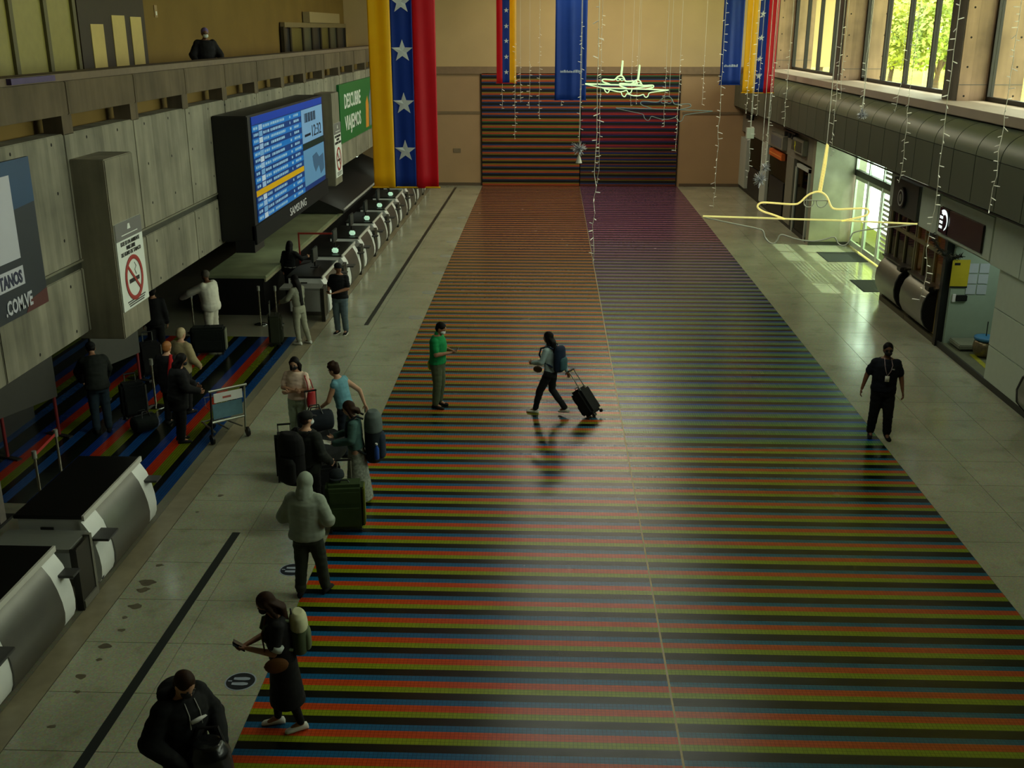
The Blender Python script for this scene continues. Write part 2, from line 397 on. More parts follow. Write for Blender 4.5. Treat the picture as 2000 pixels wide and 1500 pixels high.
# ---------------------------------------------------------------- left wall
XW = -6.8
wl = sempty('wall_left')
ys = [7.0, 9.9, 12.3, 14.78, 17.35, 19.9, 22.4, 24.9, 27.4, 29.9, 32.4, 34.9, 37.4, 39.9, 42.4, 44.9, 47.4, YB]
for a, b in zip(ys, ys[1:]):
    MB().box(XW - .35, XW, a + .012, b - .012, 2.86, 3.80).build('concrete_panel', CONC, wl, bevel=.012)
    MB().box(XW - .35, XW, a + .012, b - .012, 3.93, 5.72).build('concrete_panel', CONC, wl, bevel=.012)
MB().box(XW - .34, XW - .05, 7, YB, 2.9, 5.7).build('wall_core', DGREY, wl)
MB().box(XW - .04, XW - .02, 7, YB, 3.80, 3.93).build('channel', mat('channel_metal', (62, 62, 52), .5, .4, noise=.2), wl)
MB().box(XW - .04, XW + .015, 7, YB, 3.905, 3.935).build('channel_lip', mat('channel_lip', (120, 116, 98), .5, .3, noise=.1), wl)
for ya in (14.85, 31.0, 44):
    w_ = 1.05
    MB().box(XW - .2, -6.3, ya, ya + w_, 2.72, 5.36).build('fin', concrete('fin_concrete', (126, 122, 106), warm=0, holes=False, board=1.1), wl, bevel=.015)
# joint cover strips of the slit, beams, parapet
pa = sempty('wall_balcony')
ys2 = [k * 2.5 + 7.45 for k in range(19)]
for a, b in zip(ys2, ys2[1:]):
    MB().box(XW - .30, XW + .04, a + .01, min(b, YB) - .01, 5.97, 6.42).build('parapet_panel', CONCP, pa, bevel=.01)
    MB().box(XW - .28, XW + .0, a - .16, a + .16, 5.70, 5.98).build('beam_end', CONCP, pa)
MB().box(XW - .45, XW - .02, 7, YB, 6.42, 6.52).build('coping', mat('coping_stone', (104, 88, 70), .7, noise=.15), pa, bevel=.01)
struct(MB().box(-9.9, XW - .35, 7, YB, 5.36, 5.48).build('floor_balcony', CONCP))
MB().box(XW - .47, XW - .44, 7, YB, 5.48, 5.98).build('ochre_upstand', OCHRE, pa)
bw = struct(MB().box(-9.9, -9.55, 7, YB, 5.36, CEIL).build('wall_balcony_back', OCHRE))
struct(MB().box(-13, -12.6, NEAR, YB, 0, 5.4).build('wall_left_inner', mat('inner_wall', (44, 40, 34), .8, noise=.2)))
struct(MB().box(-13, XW - .36, 7, YB, 3.05, 3.2).build('ceiling_check_in', mat('soffit', (60, 56, 46), .8, noise=.1)))
struct(MB().box(-13, XW + .3, NEAR, 7.0, 0, CEIL).build('wall_left_near', CONC))
struct(MB().box(-10.2, -9.9, 7, YB, 5.3, CEIL).build('wall_left_upper', OCHRE))
# ---------------------------------------------------------------- right side: windows, sill, duct
XG = 10.35
FRAME = mat('window_frame', (30, 24, 18), .5, .3, noise=.05)
PANE = glass('window_glass', (240, 246, 236), .05)
SILLM = mat('sill_stone', (172, 154, 138), .6, noise=.08, scale=1)
wr = sempty('wall_right')
piers = [5.0, 15.5, 26.1, 36.7, 47.3]
for y in piers:
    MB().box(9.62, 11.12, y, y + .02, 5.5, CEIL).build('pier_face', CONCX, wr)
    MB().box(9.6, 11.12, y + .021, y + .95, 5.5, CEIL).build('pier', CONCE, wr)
    MB().box(9.63, 11.1, y - .006, y + .0, 5.86, 5.875).build('pier_joint', DGREY, wr)
bays = [(5.95, 15.5), (16.45, 26.1), (27.05, 36.7), (37.65, 47.3), (48.25, YB)]
for k, (a, b) in enumerate(bays):
    wn_ = sempty('window_%d' % (k + 1))
    ms_ = sorted({round(q, 3) for q in [a + .05] + [b - .06 - 2.15 * i for i in range(int((b - a - .8) / 2.15) + 1)]})
    MB().box(XG - .06, XG + .06, a, b, 5.5, 5.60).box(XG - .06, XG + .06, a, b, 10.3, 10.42).build('frame_rail', FRAME, wn_)
    for i, y in enumerate(ms_):
        MB().box(XG - .07, XG + .07, y - .05, y + .05, 5.6, 10.3).build('mullion', FRAME, wn_)
    for y0, y1 in zip(ms_, ms_[1:]):
        MB().box(XG - .006, XG + .006, y0 + .05, y1 - .05, 5.6, 10.3).build('pane', PANE, wn_)
struct(MB().box(8.96, 10.75, NEAR, YB, 5.3, 5.5).build('window_sill', SILLM, None, bevel=.01))
struct(MB().box(9.1, 10.6, 5, 28.9, 3.6, 5.3).build('wall_right_upper', DGREY))
struct(MB().box(9.1, 10.6, 28.9, YB, 3.6, 5.3).build('wall_right_upper_far', DGREY))
struct(MB().box(9.3, 10.6, NEAR, 16.4, 0, 3.6).build('wall_right_near', DGREY)); struct(MB().box(9.3, 10.6, NEAR, 5.0, 3.6, CEIL).build('wall_right_end', DGREY))
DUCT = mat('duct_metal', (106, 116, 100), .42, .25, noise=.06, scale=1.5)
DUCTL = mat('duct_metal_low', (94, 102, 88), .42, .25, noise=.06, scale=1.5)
du = thing('ventilation_duct', 'long grey-green ventilation duct with a rounded top under the window sill', 'duct', (9.1, 16, 4.5))
prof = [(9.06 - .54 * math.sin(a), 4.72 + .54 * math.cos(a)) for a in [pi / 2 * k / 9 for k in range(10)]]
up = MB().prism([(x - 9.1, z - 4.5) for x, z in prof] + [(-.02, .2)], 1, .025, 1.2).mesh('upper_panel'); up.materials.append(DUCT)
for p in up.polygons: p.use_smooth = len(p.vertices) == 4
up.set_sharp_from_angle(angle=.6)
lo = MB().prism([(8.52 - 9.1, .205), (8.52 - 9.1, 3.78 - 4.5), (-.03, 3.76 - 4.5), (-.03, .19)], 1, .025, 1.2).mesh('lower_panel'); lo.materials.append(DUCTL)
y = 12.0
while y < YB - .1:
    for me, nm in ((up, 'upper_panel'), (lo, 'lower_panel')):
        if y + 1.2 > YB: continue
        o = bpy.data.objects.new(nm, me); col.objects.link(o); o.parent = du; o.location = (0, y - 16, 0)
    y += 1.21
MB().box(-.55, -.04, -4, YB - 16, -.70, .25).build('duct_core', BLACK, du)
gr = MB()
for k in range(6): gr.box(8.56 + k * .07, 8.60 + k * .07, 12, YB, 3.72 - k * .03, 3.74 - k * .03)
gr.build('grille', mat('grille', (48, 48, 40), .5, .4, noise=.05), du, w=True)

# ---------------------------------------------------------------- far shops
SHOP = mat('shop_grey', (120, 118, 104), .55, noise=.08)
SHOPL = mat('shop_light', (176, 182, 172), .5, noise=.05)
GREEN_G = glass('shop_glass', (110, 128, 108), .12)
XS = 9.0
ws = sempty('wall_right_shops')
MB().box(XS + .25, XS + .35, 36.62, YB, 0, 3.62).build('shop_back', mat('shop_back', (84, 82, 66), .7, noise=.2, scale=1.5), ws)
MB().box(XS, XS + .26, 36.9, YB, 2.62, 3.62).build('header_band', mat('header_band', (124, 120, 106), .6, noise=.1), ws)
MB().box(XS, XS + .26, 36.9, YB, 0, .14).build('plinth', mat('plinth', (44, 44, 36), .6, noise=.1), ws)
def yat(u, v, x=XS): return onX(u, v, x).y
def shop_part(name, m, u0, u1, v, z0, z1, d0=-.03, d1=.26):
    y1, y0 = yat(u0, v), yat(u1, v)
    return MB().box(XS + d0, XS + d1, y0, y1, z0, z1).build(name, m, ws, bevel=.008)
shop_part('white_panel', SHOPL, 1442, 1457, 320, .14, 2.35)
shop_part('column', SHOPL, 1486, 1497, 340, .14, 2.62)
shop_part('dark_cabinet', DARK, 1461, 1484, 360, .14, 1.3)
shop_part('grey_pier', SHOP, 1533, 1547, 380, .14, 2.62)
shop_part('dark_cabinet', DARK, 1500, 1528, 400, .14, 1.5)
for u0, u1 in ((1457, 1486), (1497, 1533)): shop_part('shop_pane', GREEN_G, u0, u1, 380, .2, 2.6, .02, .04)
dr = sempty('door_1', (XS, yat(1562, 400), 0)); y0_, y1_ = yat(1576, 400), yat(1549, 400)
MB().box(XS - .02, XS + .1, y0_, y0_ + .12, 0, 2.5).box(XS - .02, XS + .1, y1_ - .12, y1_, 0, 2.5).box(XS - .02, XS + .1, y0_, y1_, 2.38, 2.5).build('frame', SHOPL, dr, w=True)
MB().box(XS + .03, XS + .05, y0_ + .12, y1_ - .12, 0.02, 2.38).build('pane', GREEN_G, dr, w=True)
t = thing('fascia_sign', 'orange strip sign on the far shop front', 'sign', (XS - .08, yat(1520, 305), 2.45))
MB().box(-.05, .1, -1.2, 1.2, -.13, .13).build('board', mat('orange_sign', (196, 92, 30), .5, noise=.05), t, bevel=.01)
MB().box(-.055, -.05, -1.1, 1.1, -.015, .015).build('stripe', mat('orange_light', (230, 150, 70), .5, noise=0), t)
for (u, v, l_, cc, lab) in ((1520, 275, 1.2, (96, 100, 104), 'grey air conditioner box above the orange shop sign'), (1560, 285, 1.0, (66, 70, 58), 'dark green lightbox sign between the orange sign and the entrance')):
    p = onX(u, v, XS - .1); t = thing('wall_box', lab, 'box', (XS - .12, p.y, p.z))
    MB().box(-.06, .13, -l_, l_, -.26, .26).build('case', SHOP, t, bevel=.02); MB().box(-.068, -.058, -l_ * .8, l_ * .8, -.18, .18).build('front', mat('front_%d' % u, cc, .4, noise=.05), t)
    if u == 1560: MB().prism([(-.9 + a * .001, b) for a, b in ((1060, .12), (1180, .16), (1130, .02), (1230, -.02), (1040, -.2), (1110, -.03), (1010, .0))], 0, -.076, -.069).build('emblem', mat('yellow_mark', (196, 196, 30), .5, noise=0), t)
for u, w_ in ((1470, .8), (1550, 1.0)):
    p = onX(u, 235 if u == 1470 else 262, 8.98); t = thing('spotlight_rail', 'black lamp rail under the duct, %s' % ('near the end wall' if u == 1470 else 'above the dark green lightbox'), 'lamp', (8.86, p.y, 3.42))
    MB().box(-.05, .05, -w_, w_, .08, .14).build('rail', BLACK, t)
    for k in range(3): MB().cyl((0, (k - 1) * w_ * .6, -.1), .09, .18, 10).build('lamp_head', BLACK, t)

# end pier of the far shops (faces the camera) and entrance recess
MARB = mat('veined_stone', (150, 146, 124), .5, noise=.3, scale=1.6)
struct(MB().box(XS, 10.75, 36.5, 36.9, 0, 3.6).build('wall_entrance_side', MARB))
MB().box(XS - .01, 10.7, 36.47, 36.5, 0, .12).build('plinth', mat('plinth', (44, 44, 36)), ws)
de = sempty('door_2', (10.45, 33, 0))
WF = mat('white_frame', (206, 216, 204), .45, noise=.04)
DG = glass('door_glass', (226, 240, 228), .07)
X0 = 10.42
MB().box(X0 - .05, X0 + .08, 29.0, 36.5, 2.42, 2.62).build('transom_bar', BLACK, de, w=True)
MB().box(X0 - .04, X0 + .05, 29.0, 36.5, 3.5, 3.62).build('head_rail', WF, de, w=True)
ly = [36.45, 34.9, 33.35, 31.8, 30.25, 28.95]
for y in ly: MB().box(X0 - .04, X0 + .05, y - .05, y + .05, 2.62, 3.5).build('upper_post', WF, de, w=True)
for k, (b, a) in enumerate(zip(ly, ly[1:])):
    lf = MB().box(X0 - .035, X0 + .035, a + .02, a + .12, .05, 2.42).box(X0 - .035, X0 + .035, b - .12, b - .02, .05, 2.42).box(X0 - .035, X0 + .035, a + .12, b - .12, .05, .22).box(X0 - .035, X0 + .035, a + .12, b - .12, 2.3, 2.42).build('leaf', WF, de, w=True)
    MB().box(X0 - .006, X0 + .006, a + .12, b - .12, .22, 2.3).build('pane', DG, lf, w=True)
    MB().box(X0 - .006, X0 + .006, a + .05, b - .05, 2.62, 3.5).build('upper_pane', DG, de, w=True)
    if k >= 2:
        s_ = MB()
        for q in range(11): z = .55 + q * .15; s_.box(X0 - .014, X0 - .008, a + .18, b - .18, z, z + .085)
        s_.build('decal_stripes', mat('decal_white', (236, 240, 232), .5, noise=.0), lf, w=True)
    if k in (2, 3):
        s_ = MB()
        for q in range(5): z = 2.72 + q * .15; s_.box(X0 - .016, X0 - .008, a + .08, b - .08, z, z + .09)
        s_.build('decal_stripes', MATS['decal_white'], de, w=True)
for k, (ya, yb, lab) in enumerate(((33.7, 35.25, 'dark grey entrance mat nearer the stone pier'), (29.6, 31.1, 'dark grey entrance mat partly hidden by the kiosk drum'))):
    t = tag(MB().box(9.0, 10.3, ya, yb, .001, .014).build('door_mat', mat('mat_fabric', (34, 40, 38), .95, noise=.2, scale=40), None, bevel=.004), lab, 'mat', 'entrance mats')
struct(MB().box(9.25, 10.55, 28.75, 28.95, 0, 3.6).build('wall_kiosk_side', SHOP))

# ---------------------------------------------------------------- ticket kiosks
OLIVE = mat('olive_metal', (118, 112, 78), .38, .5, noise=.12)
BROWNI = mat('kiosk_interior', (140, 118, 68), .8, noise=.3, scale=2)
XK = 9.3
def kiosk(y0, y1, lab, warm):
    t = thing('ticket_kiosk', lab, 'kiosk', (XK, y0, 0), 0, 'ticket kiosks'); L_ = y1 - y0
    dp = [(.0, 1.26), (-.10, 1.23), (-.24, 1.08), (-.32, .88), (-.34, .68), (-.31, .48), (-.22, .30), (-.08, .18), (0, .16)]
    MB().prism(dp, 1, L_ - 1.75, L_ - .12).build('drum_front', STEEL, t, smooth=2)
    MB().prism([(x * .93, z * .985 + .005) for x, z in dp], 1, L_ - 1.78, L_ - 1.74).build('drum_end', BLACK, t)
    MB().prism([(x * .96, z) for x, z in dp], 1, L_ - .12, L_ - .09).build('drum_rim', BLACK, t)
    MB().box(-.12, .25, 0, L_, 0, .13).build('plinth', mat('kiosk_plinth', (72, 66, 44), .6, noise=.1), t)
    MB().box(-.20, .45, .08, L_ - .1, 1.27, 1.32).build('ledge', mat('ledge_dark', (42, 38, 28), .4, noise=.1), t, bevel=.008)
    MB().box(-.3, -.12, L_ - 2.0, L_ - 1.7, 1.2, 1.33).build('card_reader', BLACK, t, bevel=.02)
    for yy in (.02, L_ * .36, L_ * .70, L_ - .1):
        MB().box(-.04, .05, yy, yy + .09, .13, 2.55).build('post', OLIVE, t, bevel=.006)
    MB().box(-.05, .06, 0, L_, 2.05, 2.14).build('crossbar', OLIVE, t); MB().box(-.05, .06, 0, L_, 2.5, 2.6).build('top_rail', OLIVE, t)
    for a, b in ((.11, L_ * .36), (L_ * .36 + .09, L_ * .70), (L_ * .70 + .09, L_ - .1)):
        MB().box(0, .01, a, b, 1.32, 2.05).build('pane', glass('kiosk_glass', (190, 180, 120), .10), t)
        MB().box(0, .01, a, b, 2.14, 2.5).build('upper_pane', MATS['kiosk_glass'], t)
    MB().box(.9, .95, 0, L_, 0, 3.0).box(0, .95, 0, .02, 0, 2.6).box(0, .02, 0, L_, .13, 1.26).build('interior', BROWNI, t)
    MB().box(.02, .88, .05, L_ - .05, 2.56, 2.62).build('kiosk_ceiling', BROWNI, t)
    if warm:
        MB().box(.2, .7, L_ * .1, L_ * .5, 2.52, 2.55).build('lamp', mat('warm_tube', (255, 196, 90), .5, noise=0, emit=12), t)
        MB().box(.05, .07, L_ * .38, L_ * .68, 1.2, 2.0).build('notice_board', mat('notice', (150, 140, 96), .6, noise=.2), t)
kiosk(26.62, 28.74, 'glazed ticket kiosk with steel drum base, the one next to the entrance doors', False)
kiosk(24.37, 26.6, 'glazed ticket kiosk with steel drum base and warm lit interior, beside the black frame', True)
SGN = mat('sign_dark', (52, 54, 46), .5, noise=.05)
t = thing('round_emblem_sign', 'dark hanging sign board with a round white-ringed emblem above the kiosks', 'sign', (9.12, 27.2, 3.0))
MB().box(-.06, .12, -.95, 1.0, -.42, .45).build('board', SGN, t, bevel=.01)
MB().cyl((-.13, .15, .02), .27, .07, 32, axis=0).build('disc', BLACK, t, smooth=2)
m_ = MB(); m_.loft([(V((-.135, .15 + .19 * math.cos(a), .02 + .19 * math.sin(a))), V((.004, 0, 0)), V((0, math.cos(a), math.sin(a))) * .022) for a in [2 * pi * k / 32 for k in range(32)]], 6, True)
m_.build('ring', LGREY, t)
MB().cyl((-.14, .15, .02), .10, .008, 20, axis=0).build('centre', mat('emblem_grey', (110, 112, 104), .5, noise=.3, scale=20), t)
struct(MB().box(9.22, 9.6, 28.2, 28.95, 2.6, 3.6).build('wall_header', SHOPL))
WPAN = mat('white_cladding', (186, 196, 180), .5, noise=.04)
hd = sempty('wall_header_panels')
for a, b in ((24.98, 26.2), (21.75, 24.96), (20.3, 21.73), (16.5, 20.28)):
    MB().box(9.12, 9.6, a, b, 2.5, 3.5).build('header_panel', WPAN, hd, bevel=.05 if b == 24.96 else .012)
t = thing('shop_display_sign', 'dark glossy display sign with a glowing white crescent on the cladding header', 'sign', (9.1, 23.4, 2.95))
MB().box(-.03, .03, -1.25, 1.3, -.32, .28).build('board', mat('brown_screen', (40, 34, 22), .2, noise=.1), t, bevel=.02)
MB().box(-.045, -.03, .75, 1.28, -.3, .27).build('screen', mat('screen_black', (8, 10, 10), .1, noise=0), t)
arc = [(.62 + .26 * math.cos(a), .0 + .24 * math.sin(a)) for a in [-1.2 + 3.4 * k / 16 for k in range(17)]]
inn = [(.70 + .15 * math.cos(a), -.02 + .16 * math.sin(a)) for a in [2.2 - 3.4 * k / 16 for k in range(17)]]
MB().prism([(1.62 - p[0], p[1]) for p in arc + inn], 0, -.055, -.046).build('glowing_crescent', mat('glow_white', (226, 240, 236), .5, noise=0, emit=1.3), t)
m_ = MB()
for k in range(7): m_.box(-.056, -.046, 1.05 + (k % 2) * .1, 1.11 + (k % 2) * .1, -.2 + (k // 2) * .11, -.14 + (k // 2) * .11)
m_.build('screen_marks', MATS['glow_white'], t, kind='stuff')
# dark tinsel garland along the header edge
g_ = MB(); rr_ = random.Random(3)
for k in range(240):
    a = k / 239; y = 24.9 - 2.0 * a; z = 2.55 - .22 * math.sin(a * 3.0) - .1 * a; d = V((rr_.uniform(-1, 1), rr_.uniform(-1, 1), rr_.uniform(-1, 1))).normalized() * .11
    p = V((8.98, y, z)); q = p + d; s_ = V((0, .008, .012)); g_.quad(p - s_, p + s_, q + s_ * .4, q - s_ * .4)
g_.tube([(8.98, 24.9 - 2.0 * a / 12, 2.55 - .22 * math.sin(a / 4) - .1 * a / 12) for a in range(13)], .03, 6)
tag(g_.build('garland', mat('garland_green', (16, 28, 14), .5, noise=.3)), 'dark green tinsel garland drooping below the display sign', 'garland')

# ---------------------------------------------------------------- office opening and cladding
of = sempty('wall_office')
OFW = mat('office_wall', (150, 168, 148), .7, noise=.05)
MB().box(9.32, 12, 24.1, 24.2, 0.1, 3.4).build('office_side', OFW, of)
MB().box(11.2, 11.3, 21.4, 24.1, 0.1, 3.4).build('office_back', OFW, of)
MB().box(9.32, 12, 21.3, 21.4, 0.1, 3.4).build('office_side_near', OFW, of)
MB().box(9.3, 12, 21.3, 24.2, 3.0, 3.1).build('office_ceiling', OFW, of)
struct(MB().box(9.22, 11.3, 21.3, 24.2, 0, .1).build('floor_office', mat('office_floor', (96, 100, 76), .6, noise=.15)))
arealight('office_fill_light', (10.2, 22.8, 2.95), .9, .3, 14, (.9, 1, .9)); MB().box(9.75, 10.65, 22.6, 23.0, 2.96, 3.0).build('added_ceiling_lamp', LGREY, of)  # light and fitting added to brighten the office interior
MB().box(9.15, 9.6, 24.2, 24.36, 0, 2.5).build('black_frame', BLACK, of)
cl_ = sempty('wall_cladding'); MB().box(9.19, 9.24, 16.5, 24.2, 0, .13).build('plinth', mat('plinth', (44, 44, 36)), cl_)
for k, (z0, z1) in enumerate(((.13, .86), (.875, 1.66), (1.675, 2.48))):
    for a, b in ((19.35, 21.38), (16.5, 19.33)):
        MB().box(9.2, 9.45, a, b, z0, z1).build('cladding_panel', WPAN, cl_, bevel=.008)
t = thing('ticket_drum', 'curved steel drum panel at the right edge of the picture', 'counter', (9.185, 18.2, 0))
MB().prism([(0, 1.02), (-.22, .88), (-.3, .64), (-.27, .40), (-.06, .17), (0, .16)], 1, -.8, .9).build('drum_front', STEEL, t, smooth=2); MB().prism([(0.0, 1.04), (-.23, .9), (-.31, .64), (-.28, .39), (-.06, .15), (0, .14)], 1, .9, .95).build('drum_rim', BLACK, t)
p = onY(1875, 535, 24.08)
t = thing('yellow_poster', 'yellow notice poster on the office side wall', 'poster', (p.x, 24.09, p.z))
MB().box(-.2, .2, -.012, 0, -.33, .33).build('sheet', mat('poster_yellow', (186, 172, 24), .6, noise=.05), t); MB().box(-.15, -.02, -.015, -.012, .2, .26).build('print', BLACK, t); MB().box(-.2, .2, -.015, -.012, -.33, -.29).build('bottom_band', BLACK, t)
p = onY(1910, 545, 24.08)
t = thing('notice_sheets', 'cluster of white paper sheets pinned beside the yellow poster', 'papers', (p.x, 24.09, p.z))
for i in range(2):
    for j in range(3): MB().box(-.24 + i * .25, -.02 + i * .25, -.008, 0, -.36 + j * .25, -.14 + j * .25).build('sheet', mat('paper', (176, 186, 190), .7, noise=.06), t)
p = onY(1877, 582, 24.08)
t = thing('card_terminal', 'small black wall terminal under the yellow poster', 'terminal', (p.x, 24.08, p.z)); MB().box(-.13, .13, -.05, .02, -.07, .07).build('case', BLACK, t, bevel=.015); MB().box(-.2, -.13, -.02, .02, -.09, .09).build('plate', WHITE, t)
p = onZ(1880, 678, .2)
t = thing('platform_scale', 'low grey platform scale on the office floor', 'scale', (9.92, 23.72, .1)); MB().box(-.5, .55, -.32, .34, .04, .15).build('platform', mat('scale_top', (120, 124, 104), .5, noise=.1), t, bevel=.02); MB().box(-.45, .5, -.28, .3, 0, .05).build('base', DARK, t)
t = thing('wire_bin', 'shiny round wire waste bin inside the office', 'bin', (9.86, 23.05, .1)); MB().lathe([(.16, 0), (.24, .08), (.28, .22), (.26, .34), (.2, .4)], n=20).build('bowl', mat('bin_metal', (130, 116, 90), .3, .8, noise=.3, scale=30), t, smooth=True); MB().lathe([(.2, .38), (.26, .4), (.27, .46), (.2, .47)], n=20).build('rim', mat('bin_rim', (50, 110, 150), .5, noise=0), t, smooth=True); MB().cyl((0, .05, .3), .012, .5, 8).build('handle', BLACK, t)
t = tag(MB().quad((9.5, 21.5, .104), (9.62, 21.5, .104), (9.7, 23.2, .104), (9.58, 23.2, .104)).quad((9.58, 23.2, .102), (9.7, 23.2, .102), (9.62, 21.5, .102), (9.5, 21.5, .102)).build('hazard_tape', mat('tape_yellow', (150, 150, 26), .6, noise=.3, scale=8)), 'yellow hazard tape along the office threshold', 'tape')
t = tag(MB().tube([(9.62, 21.75, .62), (9.42, 21.82, .105)], .018, 8).build('black_rod', BLACK), 'thin black rod leaning at the office threshold', 'rod')

# ---------------------------------------------------------------- outside
GRASS = mat('grass', (172, 176, 70), .9, noise=.3, scale=.5, spec=.1)
g_ = MB(); N = 22
def gz(x, y): return 2.2 + max(0, (math.hypot(x, y) - 45)) * .055 + .8 * math.sin(x * .09) * math.sin(y * .05)
for i in range(N):
    for j in range(N):
        def P(a, b): x = 12.2 + a * 6.0; y = -10 + b * 10.5; return (x, y, min(gz(x, y), 6.6))
        g_.quad(P(i, j), P(i + 1, j), P(i + 1, j + 1), P(i, j + 1))
struct(g_.build('ground_lawn', GRASS, smooth=True))
struct(MB().box(10.6, 12.2, 20, 45, -.3, -.02).build('ground_pavement', mat('pavement', (170, 168, 156), .9, noise=.1)))
LEAF = [mat('leaf_%d' % k, c, .6, noise=.35, scale=1.2) for k, c in enumerate(((166, 172, 66), (132, 148, 58), (196, 188, 88)))]
TRUNK = mat('bark', (84, 66, 48), .9, noise=.2)
def crown_mesh(seed, n=3600):
    r = random.Random(seed); b = MB(); cl = [(r.uniform(-1.9, 1.9), r.uniform(-1.9, 1.9), r.uniform(2.2, 5.2), r.uniform(.7, 1.4)) for _ in range(15)]
    for k in range(n):
        c = r.choice(cl); d = V((r.gauss(0, 1), r.gauss(0, 1), r.gauss(0, 1))).normalized() * c[3] * r.uniform(.6, 1.05)
        p = V(c[:3]) + d; s = r.uniform(.09, .2); a = V((r.gauss(0, 1), r.gauss(0, 1), r.gauss(0, .6))).normalized(); q = a.cross(d.normalized() + V((0, 0, .3))); q = q.normalized() if q.length > .01 else V((1, 0, 0))
        b.quad(p - a * s, p + q * s * .6, p + a * s, p - q * s * .6)
    return b.mesh('crown')
crowns = [crown_mesh(k) for k in (1, 2, 3)]
tm = MB().tube([(0, 0, -.6), (.08, 0, 1.0), (.0, .1, 2.2)], [.2, .15, .12], 8).tube([(0, 0, 1.2), (.7, .2, 2.4), (1.1, .3, 3.4)], [.1, .07, .04], 6).tube([(.05, 0, 1.4), (-.7, -.2, 2.5), (-1.0, -.2, 3.6)], [.1, .07, .04], 6).mesh('trunk'); tm.materials.append(TRUNK)
cms = []
for k in range(3):
    for j in range(3):
        m_ = crowns[k].copy(); m_.materials.append(LEAF[j]); cms.append(m_)
tp = [(1562, 90, 84), (1590, 84, 104), (1608, 95, 72), (1640, 85, 120), (1690, 85, 120), (1728, 92, 100), (1745, 105, 66), (1772, 84, 118), (1800, 92, 88), (1838, 100, 62), (1832, 80, 112), (1866, 85, 92), (1900, 80, 76), (1950, 85, 66), (1985, 80, 88)]
tp.sort()
for k, (u, v, y) in enumerate(tp):
    p = onY(u, v, y); z = min(gz(p.x, y), 6.6)
    t = thing('garden_tree', 'leafy green tree beyond the windows, %s from the left' % ordn(k), 'tree', (p.x, y, z), R.uniform(0, 6), 'trees outside'); s_ = R.uniform(.8, 1.1); t.scale = (s_, s_, s_)
    o = bpy.data.objects.new('crown', cms[R.randrange(9)]); col.objects.link(o); o.parent = t
    o = bpy.data.objects.new('trunk', tm); col.objects.link(o); o.parent = t
p = onY(1806, 150, 70); zb = gz(p.x, 70)
t = thing('street_lamp', 'tall white street lamp with two curved arms outside the window', 'street lamp', (p.x, 70, zb))
WL_ = mat('lamp_white', (232, 232, 226), .5, noise=0)
h_ = 9.0 - zb
MB().tube([(0, 0, 0), (.1, 0, h_ * .55), (.12, 0, h_ * .8), (-.1, 0, h_ * .95), (-.7, 0, h_), (-1.5, 0, h_ + .08)], [.16, .12, .1, .09, .08, .07], 8).build('pole', WL_, t, smooth=True)
MB().tube([(.3, 0, h_ * .80), (.6, 0, h_ * .9), (1.2, 0, h_ * .96), (2.0, 0, h_)], [.06, .07, .07, .06], 8).tube([(.11, 0, h_ * .78), (.3, 0, h_ * .8)], .06, 6).build('arm', WL_, t, smooth=True)
for x_, z_ in ((-1.7, h_ + .05), (2.2, h_)): MB().ell((x_, 0, z_), .4, .16, .09).build('lamp_head', WL_, t, smooth=True)
# ---------------------------------------------------------------- departure board
XT = -6.05
SCR = .20
def em(name, c, e=SCR): return mat(name, c, .3, noise=0, emit=e, spec=.2)
ta, tb = onX(485, 232, XT), onX(627, 193, XT)
t = thing('departure_board', 'huge black departure board with lit blue screen on the concrete wall', 'screen', (XW, 21.4, 2.9))
MB().box(XW + .005, XT - .02, 21.38, 28.75, 2.92, 5.46).build('housing', BLACK, t, w=True, bevel=.02)
MB().box(XT - .1, XT, 21.38, 28.75, 2.86, 3.26).build('bottom_bezel', mat('bezel', (10, 10, 13), .7, noise=0, spec=.2), t, w=True, bevel=.01)
MB().box(XW + .3, XT - .05, 21.35, 22.1, 2.7, 2.95).build('mounting_bracket', BLACK, t, w=True)
Y0s, Y1s, Z0s, Z1s = 21.62, 28.45, 3.28, 5.42
sc_ = MB().box(XT - .03, XT - .005, Y0s, Y1s, Z0s, Z1s).build('screen', em('scr_navy', (12, 52, 118)), t, w=True)
MB().box(XT - .005, XT, Y0s, Y1s, 5.26, Z1s).build('header_band', em('scr_head', (20, 64, 170)), sc_, w=True)
ySp = 26.0
nr = 15; zh = (5.24 - Z0s) / nr
for k in range(nr):
    z = 5.24 - (k + 1) * zh
    c = (26, 112, 196) if k % 2 == 0 else (12, 60, 128)
    if k == 10: c = (206, 160, 20)
    MB().box(XT - .005, XT, Y0s, ySp, z + .006, z + zh - .004).build('flight_row', em('scr_row_%d' % (2 if k == 10 else k % 2), c), sc_, w=True)
d_ = MB(); rr_ = random.Random(5)
for k in range(nr):
    if k == 10: continue
    z = 5.24 - (k + .68) * zh
    for (a, b) in ((.1, .4), (.85, 1.25), (1.45, 2.3 + rr_.uniform(0, .5)), (3.2, 3.3), (3.6, 4.1)):
        y = Y0s + a
        while y < Y0s + b:
            wq = rr_.uniform(.05, .16); d_.box(XT, XT + .002, y, y + wq, z, z + zh * .42); y += wq + .04
d_.build('row_writing', em('scr_text', (150, 190, 225), .16), sc_, w=True, kind='stuff')
for k in range(nr):
    if k == 10: continue
    z = 5.24 - (k + 1) * zh
    MB().box(XT, XT + .003, Y0s + .5, Y0s + .78, z + .012, z + zh - .012).build('airline_tile', em('scr_tile_%d' % (k % 3), ((150, 180, 220), (110, 160, 210), (190, 205, 225))[k % 3]), sc_, w=True)
MB().box(XT - .005, XT, ySp + .04, Y1s, 4.44, 5.24).build('clock_panel', em('scr_pale', (118, 160, 205)), sc_, w=True)
